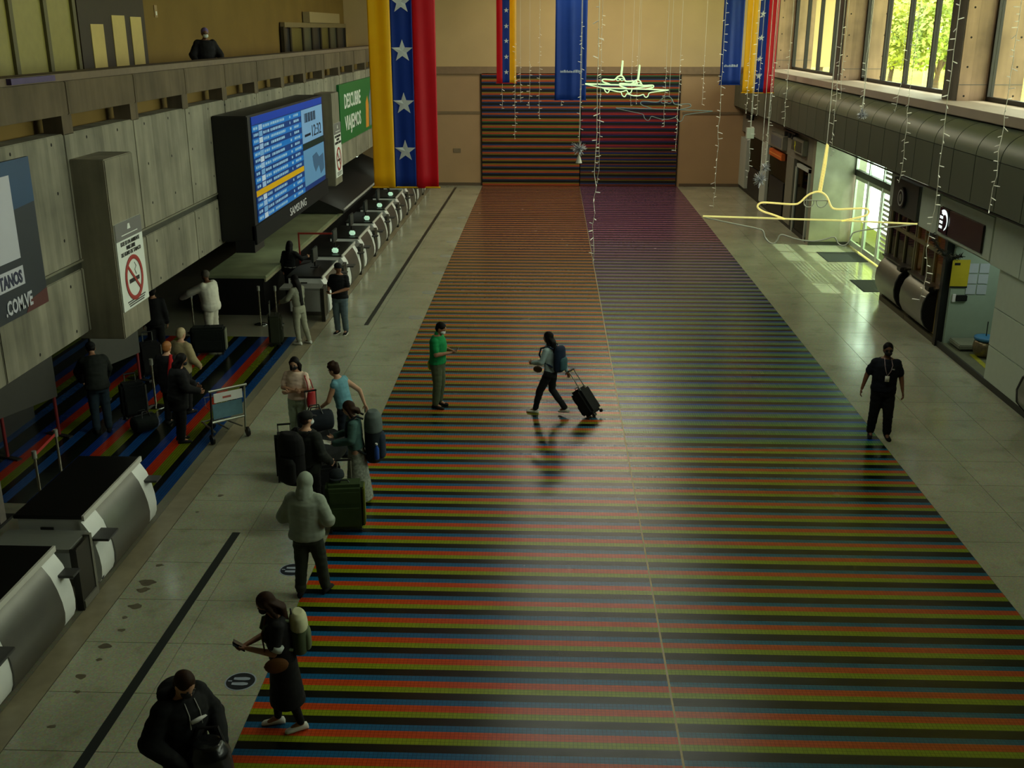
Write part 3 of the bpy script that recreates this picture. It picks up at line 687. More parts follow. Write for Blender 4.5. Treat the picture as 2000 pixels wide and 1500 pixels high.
MB().box(XT - .005, XT, ySp + .04, Y1s, 4.28, 4.43).build('dark_band', em('scr_band', (18, 44, 40)), sc_, w=True)
MB().box(XT - .005, XT, ySp + .04, Y1s, 3.40, 4.27).build('map_panel', em('scr_map', (92, 140, 184)), sc_, w=True)
MB().prism([(27.0, 4.05), (27.5, 4.1), (27.8, 3.95), (28.3, 4.0), (28.35, 3.6), (27.9, 3.5), (27.7, 3.75), (27.3, 3.62), (27.1, 3.8)], 0, XT, XT + .003).build('map_shape', em('scr_shape', (62, 96, 130)), sc_, w=True)
text('12:32', .40, em('scr_dark', (10, 24, 40), .3), sc_, (XT + .002, 27.02, 4.53), '+x', sx=1.35)
b_ = MB()
for k in range(13): b_.box(XT, XT + .003, 26.35 + k * .10, 26.35 + k * .10 + (.07 if k % 3 else .04), 4.92, 5.14)
b_.build('blurred_heading', MATS['scr_dark'], sc_, w=True, kind='stuff')
MB().box(XT, XT + .003, 26.3, 26.95, 4.58, 4.64).build('date_line', MATS['scr_dark'], sc_, w=True)
p = onX(561, 432, XT)
text('SAMSUNG', .26, mat('logo_silver', (190, 190, 190), .4, noise=0, emit=.12), t, (XT + .002, 24.3, 2.97), '+x', sx=1.45)

# ---------------------------------------------------------------- signs on the left wall
GSN = mat('sign_green', (14, 100, 44), .45, noise=.05)
SIGNW = mat('sign_white', (214, 218, 212), .5, noise=.02)
g0 = onX(660, 225, XW + .06)
t = thing('green_banner_sign', 'dark green banner sign with white capital lettering beside the departure board', 'sign', (XW, 34.3, 3.6))
MB().box(0.005, .09, 0, 7.2, 0, 1.84).build('board', GSN, t, bevel=.01)
text('DESCUBRE', .64, SIGNW, t, (XW + .092, 34.3 + .75, 3.6 + 1.06), '+x', sx=1.0, bold=.012)
text('VIAJEMOS', .64, SIGNW, t, (XW + .092, 34.3 + .75, 3.6 + .36), '+x', sx=1.08, bold=.012)
MB().prism([(4.75, .12), (5.35, .12), (5.45, .9), (5.2, 1.22), (4.85, 1.0)], 0, .09, .095).build('orange_figure', mat('fig_orange', (200, 130, 30), .6, noise=.1), t)
MB().prism([(5.5, .12), (6.6, .14), (6.5, 1.0), (6.1, 1.5), (5.6, 1.2)], 0, .09, .096).build('grey_figure', mat('fig_grey', (90, 110, 116), .6, noise=.3), t)
def nosmoke(x, y, z, w_, h_, lab):
    t = thing('no_smoking_sign', lab, 'sign', (x, y, z))
    MB().box(0, .02, 0, w_, 0, h_).build('board', SIGNW, t); MB().box(.021, .024, 0, w_, h_ * .80, h_).build('grey_header', mat('sign_grey', (104, 102, 100), .6, noise=.03), t)
    MB().prism([(w_ * .44, h_ * .90), (w_ * .56, h_ * .90), (w_ * .53, h_ * .96), (w_ * .47, h_ * .96)], 0, .024, .026).build('header_mark', SIGNW, t)
    hl = MB().box(.024, .026, w_ * .2, w_ * .82, h_ * .845, h_ * .855).build('header_line', SIGNW, t)
    cx, cz, r = w_ * .5, h_ * .33, w_ * .31
    MB().loft([(V((.028, cx + r * math.cos(a), cz + r * math.sin(a))), V((.006, 0, 0)), V((0, math.cos(a), math.sin(a))) * r * .12) for a in [2 * pi * k / 36 for k in range(36)]], 6, True).build('red_ring', mat('sign_red', (150, 34, 26), .5, noise=0), t)
    MB().box(.024, .027, -r * .62, r * .62, -r * .1, r * .1).build('cigarette', BLACK, t).location = (0, cx, cz - r * .1)
    MB().tube([(.026, cx + r * .3, cz + .1 * r), (.026, cx + r * .15, cz + .35 * r), (.026, cx + r * .35, cz + .5 * r), (.026, cx + r * .2, cz + .7 * r)], .006, 4).build('smoke', LGREY, t)
    s_ = MB().box(.027, .031, -r, r, -r * .07, r * .07).build('red_bar', MATS['sign_red'], t); s_.rotation_euler = (pi / 4 * 3 - pi / 2 * 1 + pi / 2, 0, 0); s_.location = (0, cx, cz)
    for k, s in enumerate(('ESTE ES UN AMBIENTE', '100% LIBRE', 'DE HUMO DE TABACO')):
        text(s, h_ * .062, BLACK, t, (x + .022, y + w_ * .5, z + h_ * (.735 - k * .06)), '+x', align='CENTER', sx=.86 * w_ / .95, bold=.002, kind='stuff')
    for k in range(3): MB().box(.021, .023, w_ * (.16 + .03 * k), w_ * (.86 - .03 * k), h_ * (.075 - k * .026), h_ * (.090 - k * .026)).build('small_print', DGREY, t)
nosmoke(-6.298, 14.88, 3.12, 1.0, 1.30, 'white no-smoking sign with grey header on the near concrete fin')
p0, p1 = onX(641, 350, -6.298), onX(656, 270, -6.298)
nosmoke(-6.298, 31.03, 2.95, 1.0, 1.55, 'white no-smoking sign on the fin between departure board and green sign')
t = thing('blue_wall_poster', 'dark blue wall poster with a blank white square and white lettering at the left edge', 'poster', (XW + .005, 10.6, 3.62))
MB().box(0, .04, 0, 2.98, 0, 1.93).build('board', mat('poster_navy', (20, 26, 40), .5, noise=.25, scale=1), t)
MB().prism([(0, 1.15), (2.0, 1.3), (2.98, 1.36), (2.98, 1.93), (0, 1.93)], 0, .04, .043).build('blue_sky', mat('poster_blue', (20, 58, 92), .5, noise=.2, scale=1), t)
MB().prism([(2.35, 0), (2.98, 0), (2.98, .2), (2.5, .14)], 0, .04, .043).build('red_corner', mat('poster_red', (74, 18, 20), .5, noise=.1), t)
MB().box(.044, .048, .9, 2.40, .72, 1.76).build('white_square', mat('poster_white', (176, 176, 186), .5, noise=.02), t)
MB().box(.044, .048, .6, 2.42, .38, .62).build('white_strip', MATS['poster_white'], t)
text('TANOS', .22, mat('poster_ink', (24, 26, 60), .5, noise=0), t, (XW + .055, 10.6 + 2.36, 3.62 + .42), '+x', align='RIGHT', sx=.80, bold=.008)
text('.COM.VE', .25, MATS['poster_white'], t, (XW + .05, 10.6 + 2.55, 3.62 + .08), '+x', align='RIGHT', sx=.74, bold=.008)

# ---------------------------------------------------------------- balcony back wall fittings
XBk = -9.55
def yb(u, v): return onX(u, v, XBk).y
bd = thing('dark_display_door', 'dark brown door wall with three pale panels on the upper gallery', 'door', (XBk, yb(147, 60), 5.48))
y0_, y1_ = yb(150, 100), yb(284, 100)
MB().box(XBk + .004, XBk + .06, y0_ + .12, y1_, 5.485, 9.2).build('backing', mat('dark_brown', (44, 32, 18), .6, noise=.15), bd, w=True)
for u0, u1, v0 in ((170, 202, 47), (213, 245, 30), (249, 277, 33)):
    a, b = yb(u0 + 6, 100), yb(u1 - 1, 100); z = onX(u0 + 10, v0, XBk).z
    MB().box(XBk + .06, XBk + .075, a, b, 6.0, z).build('pale_panel', mat('pale_panel', (196, 172, 104), .6, noise=.05), bd, w=True)
gp = thing('gallery_glazing', 'greenish glazed partition with slim posts at the left end of the gallery', 'partition', (XBk, 16.5, 5.48))
us = [-60, 20, 88, 144]
for u0, u1 in zip(us, us[1:]): MB().box(XBk + .012, XBk + .03, yb(u0, 80) + .05, yb(u1, 80) - .05, 5.5, 9.2).build('pane', mat('gallery_panel', (142, 132, 72), .4, noise=.1), gp, w=True)
for u in us: MB().box(XBk + .004, XBk + .09, yb(u, 80) - .07, yb(u, 80) + .07, 5.5, 9.2).build('post', mat('gallery_post', (86, 80, 48), .5, noise=.1), gp, w=True)
vt = thing('glazed_lobby', 'row of glazed door frames with dark posts at the far end of the gallery', 'doors', (XBk + .1, yb(545, 60), 5.48))
uu = [547, 560, 585, 603, 620, 637, 652, 668]
for k, (u0, u1) in enumerate(zip(uu, uu[1:])):
    MB().box(XBk + .1, XBk + .12, yb(u0, 80) + .1, yb(u1, 80) - .1, 5.5, 7.15 + .1 * (k > 1)).build('pane', mat('lobby_pane_%d' % (k % 3), ((40, 42, 48), (96, 88, 44), (74, 76, 62))[k % 3], .3, noise=.2, scale=1), vt, w=True)
for u in uu: MB().box(XBk + .06, XBk + .18, yb(u, 80) - .1, yb(u, 80) + .1, 5.5, 7.2).build('post', mat('lobby_post', (44, 36, 22), .5, noise=.1), vt, w=True)
MB().box(XBk + .04, XBk + .2, yb(547, 80), yb(668, 80), 7.18, 7.35).build('head', mat('lobby_head', (120, 104, 70), .6, noise=.1), vt, w=True)
MB().box(XBk + .04, XBk + .3, yb(590, 40), yb(650, 40), 7.36, 7.75).build('air_curtain', mat('air_unit', (150, 132, 96), .5, noise=.05), vt, w=True)
MB().box(XBk + .04, XBk + .08, yb(669, 80), yb(676, 80), 5.5, 6.9).build('pale_door', mat('pale_panel', (196, 172, 104)), vt, w=True)
sp_ = onX(303, 22, XBk); t = thing('wall_switch', 'small pale wall switch plate on the gallery wall', 'switch', (XBk, sp_.y, sp_.z)); MB().box(0, .02, -.09, .09, -.14, .14).build('plate', mat('switch_plate', (150, 122, 84), .6, noise=0), t); MB().box(.02, .03, -.04, .04, -.09, .0).build('rocker', WHITE, t)
t = tag(MB().box(XW - .02, XW + .045, onX(12, 140, XW).y, onX(100, 140, XW).y, 6.44, 6.515).build('blue_tape_strip', mat('purple_tape', (66, 50, 96), .6, noise=.3, scale=4)), 'faded purple strip stuck along the parapet edge', 'tape')

# ---------------------------------------------------------------- check-in counters
TOPB = mat('counter_top', (16, 16, 14), .35, noise=.1)
CWH = mat('counter_white', (222, 224, 222), .4, noise=.03)
CEDGE = mat('counter_edge', (196, 194, 186), .4, noise=.03)
CFR = mat('counter_front', (104, 102, 97), .35, .7, noise=.12, scale=2)
GDESK = mat('counter_desk', (116, 118, 112), .5, noise=.05)
DDOOR = mat('counter_door', (34, 32, 26), .35, noise=.15)
def counter(L_=2.05, G_=.64):
    t = thing('check_in_counter', '', 'counter')
    pf = [(-.12, .98), (-.07, .92), (.01, .79), (.07, .62), (.11, .45), (.125, .30), (.11, .16), (.07, .08), (-.12, .06)]
    MB().box(-.95, -.1, .02, L_ - .02, .1, .99).build('body', CWH, t)
    MB().box(-1.0, -.08, 0, L_, .99, 1.04).build('top', TOPB, t, bevel=.006)
    MB().box(-.08, -.05, 0, L_, .97, 1.045).build('top_edge', CEDGE, t)
    MB().prism(pf, 1, .42, L_ - .34).build('front_panel', CFR, t, smooth=2)
    MB().prism([(x * .8 if x > 0 else x, z) for x, z in pf], 1, .0, .42).build('white_end', CWH, t, smooth=2)
    MB().prism([(x * .8 if x > 0 else x, z) for x, z in pf], 1, L_ - .34, L_).build('white_end', CWH, t, smooth=2)
    MB().box(-.1, .26, -.04, .30, .70, .735).build('card_shelf', DGREY, t, bevel=.005); MB().box(-.1, .22, L_ - .2, L_ + .01, .70, .735).build('card_shelf', DGREY, t, bevel=.005)
    MB().box(-.9, .0, 0, L_, 0, .1).build('plinth', mat('counter_plinth', (92, 88, 78), .6, noise=.1), t)
    MB().cyl((.02, .04, .14), .04, .06, 12, axis=0).build('bumper_wheel', DGREY, t)
    MB().box(-.0, .09, -.2, -.14, 0, .88).build('side_post', mat('counter_post', (120, 118, 108), .45, .3, noise=.05), t)
    # lower baggage desk in the gap
    MB().box(-1.05, -.0, -G_ + .03, -.06, .82, .87).build('baggage_desk', GDESK, t, bevel=.006)
    MB().box(.04, .08, -G_ + .06, -.2, .12, .87).build('gap_door', DDOOR, t)
    MB().box(.03, .10, -G_ + .06, -.2, .02, .12).build('gap_rail', MATS['counter_post'], t)
    MB().box(-.0, .09, -G_ + .03, -G_ + .06, 0, .87).build('side_post', DDOOR, t)
    MB().box(-.62, -.45, -.062, -.04, .82, .9).build('handle_slot', BLACK, t)
    return t
XCN = -6.02
c0 = counter()
c0.location = (XCN, 12.3, 0); c0['label'] = 'white check-in counter with black top, second from the picture\'s left edge'; c0['group'] = 'check-in counters'
c1 = copy_tree(c0); c1.location = (XCN, 9.42, 0); c1['label'] = 'nearest white check-in counter with black top, cut by the left edge'
N_ = 9
for k in range(N_):
    c = copy_tree(c0); c.location = (XCN + .22, 26.45 + k * 2.72, 0)
    c['label'] = 'white check-in counter in the far row, %s from the man in the cap' % ordn(k)
for k in range(N_):
    y = 26.45 + k * 2.72; x = XCN + .22
    m_ = thing('counter_monitor', 'dark monitor on the far row of check-in counters, %s from the near end' % ordn(k), 'monitor', (x - .5, y + 1.2, 1.04), 0, 'counter monitors')
    MB().box(-.1, .1, -.14, .14, .001, .02).build('base', BLACK, m_); MB().box(-.02, .02, -.03, .03, .02, .2).build('stand', BLACK, m_)
    MB().box(-.03, .03, -.28, .28, .16, .52).build('case', mat('monitor_case', (40, 44, 44), .4, noise=.05), m_, bevel=.01); MB().box(-.034, -.03, -.25, .25, .19, .49).build('screen', em('monitor_glow', (120, 170, 150), .5), m_)
    if k >= 1:
        m_ = thing('counter_lamp', 'small glowing white lamp on the far counters, %s from the near end' % ordn(k - 1), 'lamp', (x - .3, y + .25, 1.04), 0, 'small counter lamps')
        MB().cyl((0, 0, .001), .07, .02, 12).build('base', DGREY, m_); MB().box(-.09, .09, -.05, .05, .02, .16).build('shade', em('lamp_glow', (176, 216, 186), .7), m_, bevel=.03)
# belts and dark partitions behind the counters
t = thing('baggage_belt', 'long baggage platform with worn green-grey top behind the far counters', 'platform', (-8.1, 26.4, 0))
MB().box(-.85, .78, 0, 22, .98, 1.06).build('top', mat('belt_top', (128, 136, 104), .5, noise=.4, scale=1.3), t, bevel=.01)
MB().box(-.8, .70, .03, 22, .0, .98).build('skirt', BLACK, t); MB().box(.74, .78, 0, 22, .9, .98).build('edge_strip', mat('belt_edge', (150, 146, 116), .5, noise=.2), t)
t = thing('baggage_chute', 'dark sloping baggage chute with a metal rim beyond the departure board', 'chute', (-8.6, 36, 1.08))
MB().prism([(-1.2, .02), (1.5, .0), (1.5, .1), (-1.2, 1.3)], 1, 0, 12).build('ramp', DARK, t); MB().tube([(1.5, 0, .12), (1.5, 12, .12)], .04, 8).build('rim', LGREY, t)
p = onZ(60, 1000)
t = thing('black_kiosk_panel', 'tall black panel with a pale edge standing behind the near counters', 'panel', (-8.3, 14.1, 0))
MB().box(-1.6, 0, -.08, .08, 0, 1.75).build('panel', BLACK, t); MB().box(0.0, .10, -.09, .09, 0, 1.75).build('pale_edge', mat('pale_edge', (126, 118, 110), .6, noise=.2, scale=9), t)
MB().box(-1.7, .12, -.3, .3, 0, .04).build('foot', DARK, t)
def board(x, y, rz, lab, w_=1.3, h_=.8, z=.75, post=(120, 26, 26)):
    t = thing('standing_board', lab, 'board', (x, y, 0), rz)
    MB().box(-w_ / 2, w_ / 2, -.03, .03, z, z + h_).build('board', mat('board_grey', (62, 60, 54), .6, noise=.08), t, bevel=.01)
    for s_ in (-1, 1): MB().tube([(s_ * w_ * .45, 0, 0), (s_ * w_ * .45, 0, z + .1)], .03, 8).build('leg', mat('board_post', post, .5, noise=.05), t); MB().box(s_ * w_ * .45 - .05, s_ * w_ * .45 + .05, -.28, .28, 0, .03).build('foot', DARK, t)
board(-9.2, 17.2, 1.2, 'dark grey standing board on red posts under the concrete wall')
board(-8.9, 20.4, 1.25, 'dark grey standing board behind the two elderly travellers', 1.4, .9, .6, (50, 50, 46))
t = thing('orange_case', 'small orange case on a ledge just under the concrete wall', 'case', (-10.2, 17.1, 1.35)); MB().box(-.4, .4, -.25, .25, 0, .28).build('shell', mat('case_orange', (206, 66, 24), .5, noise=.1), t, bevel=.04); MB().tube([(-.1, -.26, .12), (-.08, -.31, .15), (.08, -.31, .15), (.1, -.26, .12)], .014, 6).build('handle', BLACK, t)
t = thing('ledge_bench', 'dark ledge bench carrying the orange case', 'bench', (-10.6, 17.2, 0)); MB().box(-.8, .8, -1.6, 1.6, 1.28, 1.35).build('top', DARK, t); MB().box(-.7, -.6, -1.5, 1.5, 0, 1.28).build('side', DARK, t); MB().box(.6, .7, -1.5, 1.5, 0, 1.28).build('side', DARK, t)

# queue posts
def qpost(p, lab, h=1.0):
    t = thing('queue_post', lab, 'post', (p[0], p[1], p[2]), 0, 'queue posts')
    MB().lathe([(.17, 0), (.17, .015), (.10, .04), (.03, .055), (.001, .056)], n=20).build('base', CHROME, t, smooth=2)
    MB().cyl((0, 0, .04), .022, h - .1, 10).build('pole', mat('post_metal', (176, 170, 150), .25, .9, noise=0), t, smooth=2)
    MB().cyl((0, 0, h - .12), .036, .12, 12).build('head', mat('post_head', (150, 150, 140), .4, .3, noise=0), t, smooth=2)
    return t
q1 = onZ(305, 795); q2 = onZ(510, 634); q3 = onZ(542, 634); q4 = onZ(380, 650); q5 = onZ(84, 997); q6 = onZ(124, 950)
for q, l_ in ((q1, 'queue post standing on the striped passage floor beside the suitcase'), (q2, 'queue post in front of the baggage platform, left of the two there'), (q3, 'queue post in front of the baggage platform, right of the two there'), (q4, 'queue post beside the man in white'), (q5, 'queue post next to the tall black panel'), (q6, 'queue post just behind the near counter top')): qpost(q, l_)
tag(MB().box(-.5, .5, -.003, .003, 0, .05).build('queue_belt', mat('belt_red', (150, 26, 20), .7, noise=.05)), 'red queue belt between the two near posts', 'belt')
o = bpy.data.objects['queue_belt']; d_ = q6 - q5; o.location = (q5 + d_ * .5) + V((0, 0, .9)); o.rotation_euler = (0, 0, math.atan2(d_.y, d_.x)); o.scale = ((d_.length - .09), 1, 1)
a_, b_ = onZ(588, 428, 1.4), onZ(648, 428, 1.4)
tag(MB().box(-7.17, -6.2, 29.6, 29.62, 1.55, 1.6).box(-7.19, -7.15, 29.59, 29.63, 0, 1.6).build('red_rail', mat('rail_red', (140, 40, 30), .5, noise=.05)), 'thin red-topped rail under the departure board', 'rail')

# floor tape and stickers
def tape(a, b, w_, lab):
    a, b = onZ(*a), onZ(*b); d = (b - a).normalized(); n_ = V((-d.y, d.x, 0)) * w_ / 2; z = V((0, 0, .003))
    m_ = MB(); q = [a - n_, b - n_, b + n_, a + n_]; i = 0
    m_.v = [tuple(x + V((0, 0, .0005))) for x in q] + [tuple(x + z) for x in q]; m_.f = [(3, 2, 1, 0), (4, 5, 6, 7), (0, 1, 5, 4), (1, 2, 6, 5), (2, 3, 7, 6), (3, 0, 4, 7)]
    tag(m_.build('floor_tape', mat('tape_dark', (22, 30, 30), .4, noise=.15, scale=2)), lab, 'tape', 'black floor tapes')
tape((462, 1040), (100, 1580), .12, 'black tape line on the floor beside the near counters')
tape((890, 366), (715, 635), .11, 'black tape line on the floor along the far row of counters')
STK = mat('sticker_dark', (20, 26, 34), .45, noise=.05)
fs = [(470, 1331), (571, 1113), (812, 620), (837, 571), (856, 533), (870, 500), (882, 472), (893, 446), (902, 425)]
for k, (u, v) in enumerate(fs):
    p = onZ(u, v); t = thing('footprint_sticker', ('round dark floor sticker with white footprints, %s of its row counting from the camera' % ordn(k)), 'sticker', (p.x, p.y, 0), 0, 'footprint stickers')
    MB().cyl((0, 0, .0005), .18, .002, 32).build('rim', mat('sticker_rim', (150, 160, 178), .5, noise=0), t)
    MB().cyl((0, 0, .002), .163, .002, 32).build('disc', STK if k < 2 else mat('sticker_pale', (150, 152, 136), .5, noise=.05), t)
    if k < 2:
        for s_ in (-1, 1): MB().prism([(x, s_ * .05 + y) for x, y in ((-.09, -.02), (-.04, -.028), (.04, -.03), (.09, -.02), (.10, 0), (.09, .02), (.04, .03), (-.04, .024), (-.09, .02))], 2, .004, .0055).build('footprint', MATS['sticker_rim'], t)
        MB().box(-.145, -.10, -.01, .01, .004, .0055).build('arrow', MATS['sticker_rim'], t)
# dried stains on the terrazzo in front of the near counters
for k, (u, v, r_) in enumerate(((288, 1137, .10), (281, 1152, .08), (312, 1104, .05), (266, 1184, .08), (244, 1206, .04), (237, 1231, .04), (205, 1262, .07), (193, 1288, .04), (158, 1321, .07), (150, 1351, .04), (101, 1419, .04), (430, 968, .05), (385, 1000, .03))):
    p = onZ(u, v); rr_ = random.Random(k); pts = [(p.x + r_ * (1 + rr_.uniform(-.4, .4)) * math.cos(a) * 1.1, p.y + r_ * .8 * (1 + rr_.uniform(-.4, .4)) * math.sin(a)) for a in [2 * pi * q / 11 for q in range(11)]]
    pts = [((a[0] * .75 + b[0] * .25, a[1] * .75 + b[1] * .25), (a[0] * .25 + b[0] * .75, a[1] * .25 + b[1] * .75)) for a, b in zip(pts, pts[1:] + pts[:1])]; pts = [q for ab in pts for q in ab]
    MB().prism(pts, 2, .0004, .0012).build('stain', mat('stain', (92, 84, 66), .5, noise=.3, scale=8), fl)
# soffit lamps over the check-in desks
for k, y in enumerate((17.2, 29.6, 38, 46)):
    t = thing('soffit_downlight', 'round downlight under the concrete wall, %s from the near end' % ordn(k), 'lamp', (-6.98, y, 2.82), 0, 'soffit downlights')
    MB().cyl((0, 0, -.02), .13, .06, 20).build('housing', LGREY, t, smooth=2); MB().cyl((0, 0, -.03), .10, .012, 20).build('lens', em('downlight_lens', (230, 250, 225), 6.0), t)
    l = bpy.data.lights.new('downlight', 'SPOT'); l.energy = 30; l.spot_size = 2.2; l.spot_blend = .6; l.color = (.85, 1, .8); l.shadow_soft_size = .12
    lo_ = bpy.data.objects.new('downlight', l); col.objects.link(lo_); lo_.location = (-6.98, y, 2.77)
# ---------------------------------------------------------------- banners
YEL = mat('cloth_yellow', (255, 206, 24), .55, noise=.06, scale=3); BLU = mat('cloth_blue', (24, 66, 164), .55, noise=.08, scale=3)
RED = mat('cloth_red', (216, 20, 42), .55, noise=.06, scale=3); STARW = mat('cloth_star', (246, 250, 250), .6, noise=.02); BLU2 = mat('banner_blue', (20, 66, 160), .5, noise=.08, scale=3)
for m_ in (YEL, BLU, RED, BLU2, STARW):      # thin cloth lets some light through
    n_ = m_.node_tree.nodes; L_ = m_.node_tree.links; b_ = n_['Principled BSDF']; tr_ = n_.new('ShaderNodeBsdfTranslucent'); mx_ = n_.new('ShaderNodeMixShader'); mx_.inputs[0].default_value = .42
    if b_.inputs['Base Color'].links: L_.new(b_.inputs['Base Color'].links[0].from_socket, tr_.inputs[0])
    else: tr_.inputs[0].default_value = b_.inputs['Base Color'].default_value
    L_.new(b_.outputs[0], mx_.inputs[1]); L_.new(tr_.outputs[0], mx_.inputs[2]); L_.new(mx_.outputs[0], n_['Material Output'].inputs[0])
def cloth(x0, x1, z0, z1, amp, ph, nx=14, nz=26, th=.004):
    m_ = MB(); i = 0
    def off(x, z): return amp * math.sin((x * 11 + ph) + .5 * math.sin(z * .8 + ph)) + amp * .5 * math.sin(x * 23 + ph * 2 + z * .5)
    for s_ in (0, 1):
        for a in range(nx + 1):
            for b in range(nz + 1):
                x = x0 + (x1 - x0) * a / nx; z = z0 + (z1 - z0) * b / nz
                m_.v.append((x, off(x, z) + s_ * th, z))
    n1 = (nx + 1) * (nz + 1)
    def I(a, b, s_): return s_ * n1 + a * (nz + 1) + b
    for a in range(nx):
        for b in range(nz):
            m_.f.append((I(a, b, 0), I(a + 1, b, 0), I(a + 1, b + 1, 0), I(a, b + 1, 0))); m_.f.append((I(a, b, 1), I(a, b + 1, 1), I(a + 1, b + 1, 1), I(a + 1, b, 1)))
    for a in range(nx): m_.f.append((I(a, 0, 0), I(a, 0, 1), I(a + 1, 0, 1), I(a + 1, 0, 0)))
    for b in range(nz):
        m_.f.append((I(0, b, 0), I(0, b + 1, 0), I(0, b + 1, 1), I(0, b, 1))); m_.f.append((I(nx, b, 0), I(nx, b, 1), I(nx, b + 1, 1), I(nx, b + 1, 0)))
    return m_, off
def banner(lab, Y, u0, u1, vb, bands, stars=(), su=None, sr=.2, amp=.02, writing=None):
    p0, p1 = onY(u0, vb, Y), onY(u1, vb, Y); zb = (p0.z + p1.z) / 2; W = p1.x - p0.x
    t = thing('hanging_banner', lab, 'banner', (p0.x, Y, zb), 0, 'hanging banners'); H_ = CEIL - zb - .06
    ph = u0 * .01; x = 0; offs = None
    for k, (fr, m, nm) in enumerate(bands):
        m_, off = cloth(x * W, (x + fr) * W, 0, H_, amp, ph); m_.build(nm, m, t, smooth=True); x += fr
    for v in stars:
        q = onY(su, v, Y); cx, cz = su_frac * W, q.z - zb
        pts = []
        for k in range(10):
            a = pi / 2 + k * pi / 5; r = sr if k % 2 == 0 else sr * .40; pts.append((cx + r * math.cos(a), cz + r * math.sin(a)))
        m_ = MB(); n = len(pts)
        for s_ in (0, 1): m_.v += [(a, off(a, b) - .008 + s_ * .005, b) for a, b in pts + [(cx, cz)]]
        for s_ in (0, 1):
            for k in range(n): q_ = (s_ * (n + 1) + n, s_ * (n + 1) + (k + 1) % n, s_ * (n + 1) + k); m_.f.append(q_ if s_ == 0 else q_[::-1])
        for k in range(n): m_.f.append((k, (k + 1) % n, n + 1 + (k + 1) % n, n + 1 + k))
        m_.build('star', STARW, t)
    MB().tube([(-.03, 0, .012), (W + .03, 0, .012)], .016, 8).build('hem_rod', bands[0][1], t)
    MB().tube([(-.04, 0, H_), (W + .04, 0, H_)], .02, 8).build('top_rod', LGREY, t)
    if writing:
        q = onY(u0, writing, Y); m_ = MB(); x = W * .17; rr_ = random.Random(u0)
        while x < W * .84:
            wq = rr_.uniform(.02, .05); m_.box(x, x + wq, off(x, 0) - .03, off(x, 0) - .02, q.z - zb - .05, q.z - zb + rr_.uniform(.0, .05)); x += wq + .015
        m_.build('faint_writing', mat('banner_text', (170, 186, 206), .6, noise=0), t, kind='stuff')
    return t
su_frac = .5
TRI = [(.335, YEL, 'yellow_band'), (.325, BLU, 'blue_band'), (.34, RED, 'red_band')]
banner('large yellow, blue and red banner with white stars hanging in front, left of centre', 20, 731, 857, 367, TRI, (-180, -88, 4, 100, 203, 295), 790, .205, .022)
banner('small red, blue and yellow banner with stars hanging before the left striped panel', 44, 970, 1008, 163, [(.30, RED, 'red_band'), (.36, BLU, 'blue_band'), (.34, YEL, 'yellow_band')], (-45, -12, 20, 51, 80, 111, 141), 988, .105, .012)
banner('plain blue banner with a faint line of writing hanging at the centre', 40, 1083, 1144, 196, [(1, BLU2, 'cloth')], amp=.02, writing=139)
banner('narrow plain blue banner hanging next to the right-hand flag banner', 44, 1405, 1445, 166, [(1, BLU2, 'cloth')], amp=.015, writing=128)
banner('yellow, blue and red banner with stars hanging by the windows on the right', 40, 1449, 1510, 182, [(.40, YEL, 'yellow_band'), (.27, BLU, 'blue_band'), (.33, RED, 'red_band')], (-70, -22, 27, 74, 115, 149), 1482, .115, .016)

# ---------------------------------------------------------------- hanging decorations
WIRE = mat('wire_white', (196, 192, 176), .5, noise=0); BULB = mat('bulb_clear', (236, 232, 214), .3, noise=0, emit=.10)
strs = [(981, 213, 45, .3), (1006, 272, 42, .5), (1016, 200, 44, .3), (1034, 212, 43, .3), (1053, 233, 41, .6), (1096, 207, 43, .2), (1133, 268, 31, .5), (1158, 515, 15, .75), (1168, 358, 30, .6), (1232, 208, 42, .3), (1243, 204, 43, .3), (1296, 248, 36, .3), (1320, 296, 32, .4), (1371, 205, 40, .3),
        (1394, 405, 22, .8), (1457, 222, 36, .3), (1460, 348, 24, .6), (1478, 226, 38, .3), (1497, 318, 30, .4), (1531, 246, 32, .4), (1622, 306, 26, .5), (1640, 195, 30, .2), (1683, 210, 24, .2), (1751, 219, 22, .3), (1757, 357, 20, .7), (1800, 590, 14.5, .85), (1935, 415, 16, .7)]
strs.sort()
for k, (u, v, Y, lit) in enumerate(strs):
    p = onY(u, v, Y); rr_ = random.Random(k * 7 + 1)
    t = thing('icicle_light_string', 'thin white string of small lights hanging from the ceiling, %s from the left' % ordn(k), 'string lights', (p.x, Y, p.z), 0, 'hanging strings of lights')
    H_ = CEIL - p.z - .02; pts = []; n = max(8, int(H_ / .18)); sc_r = .0048 if Y < 26 else .0026 + Y * .00009
    wob = .02 + .012 * (Y < 26)
    for i in range(n + 1):
        z = H_ * i / n; f = max(0, 1 - z / (H_ * .5)); pts.append((rr_.uniform(-1, 1) * wob * f, rr_.uniform(-1, 1) * wob * f, z))
    MB().tube(pts, sc_r, 5).build('cord', WIRE, t)
    b = MB(); zz = .03
    while zz < H_ * lit:
        i = min(n - 1, int(zz / H_ * n)); q = V(pts[i]).lerp(V(pts[i + 1]), zz / H_ * n - i); a = rr_.uniform(0, 6.28); d = V((math.cos(a), math.sin(a) * .6, rr_.uniform(-.5, .3))).normalized()
        ln = rr_.uniform(.04, .09) * (1 + Y * .01); b.tube([q, q + d * ln * .6, q + d * ln], [sc_r, sc_r * 1.5, sc_r * 1.2], 5); zz += rr_.uniform(.05, .14) * (1 + Y * .02)
    b.build('bulbs', BULB, t, kind='stuff')
TIN = mat('tinsel', (186, 186, 192), .3, .6, noise=.2, scale=30)
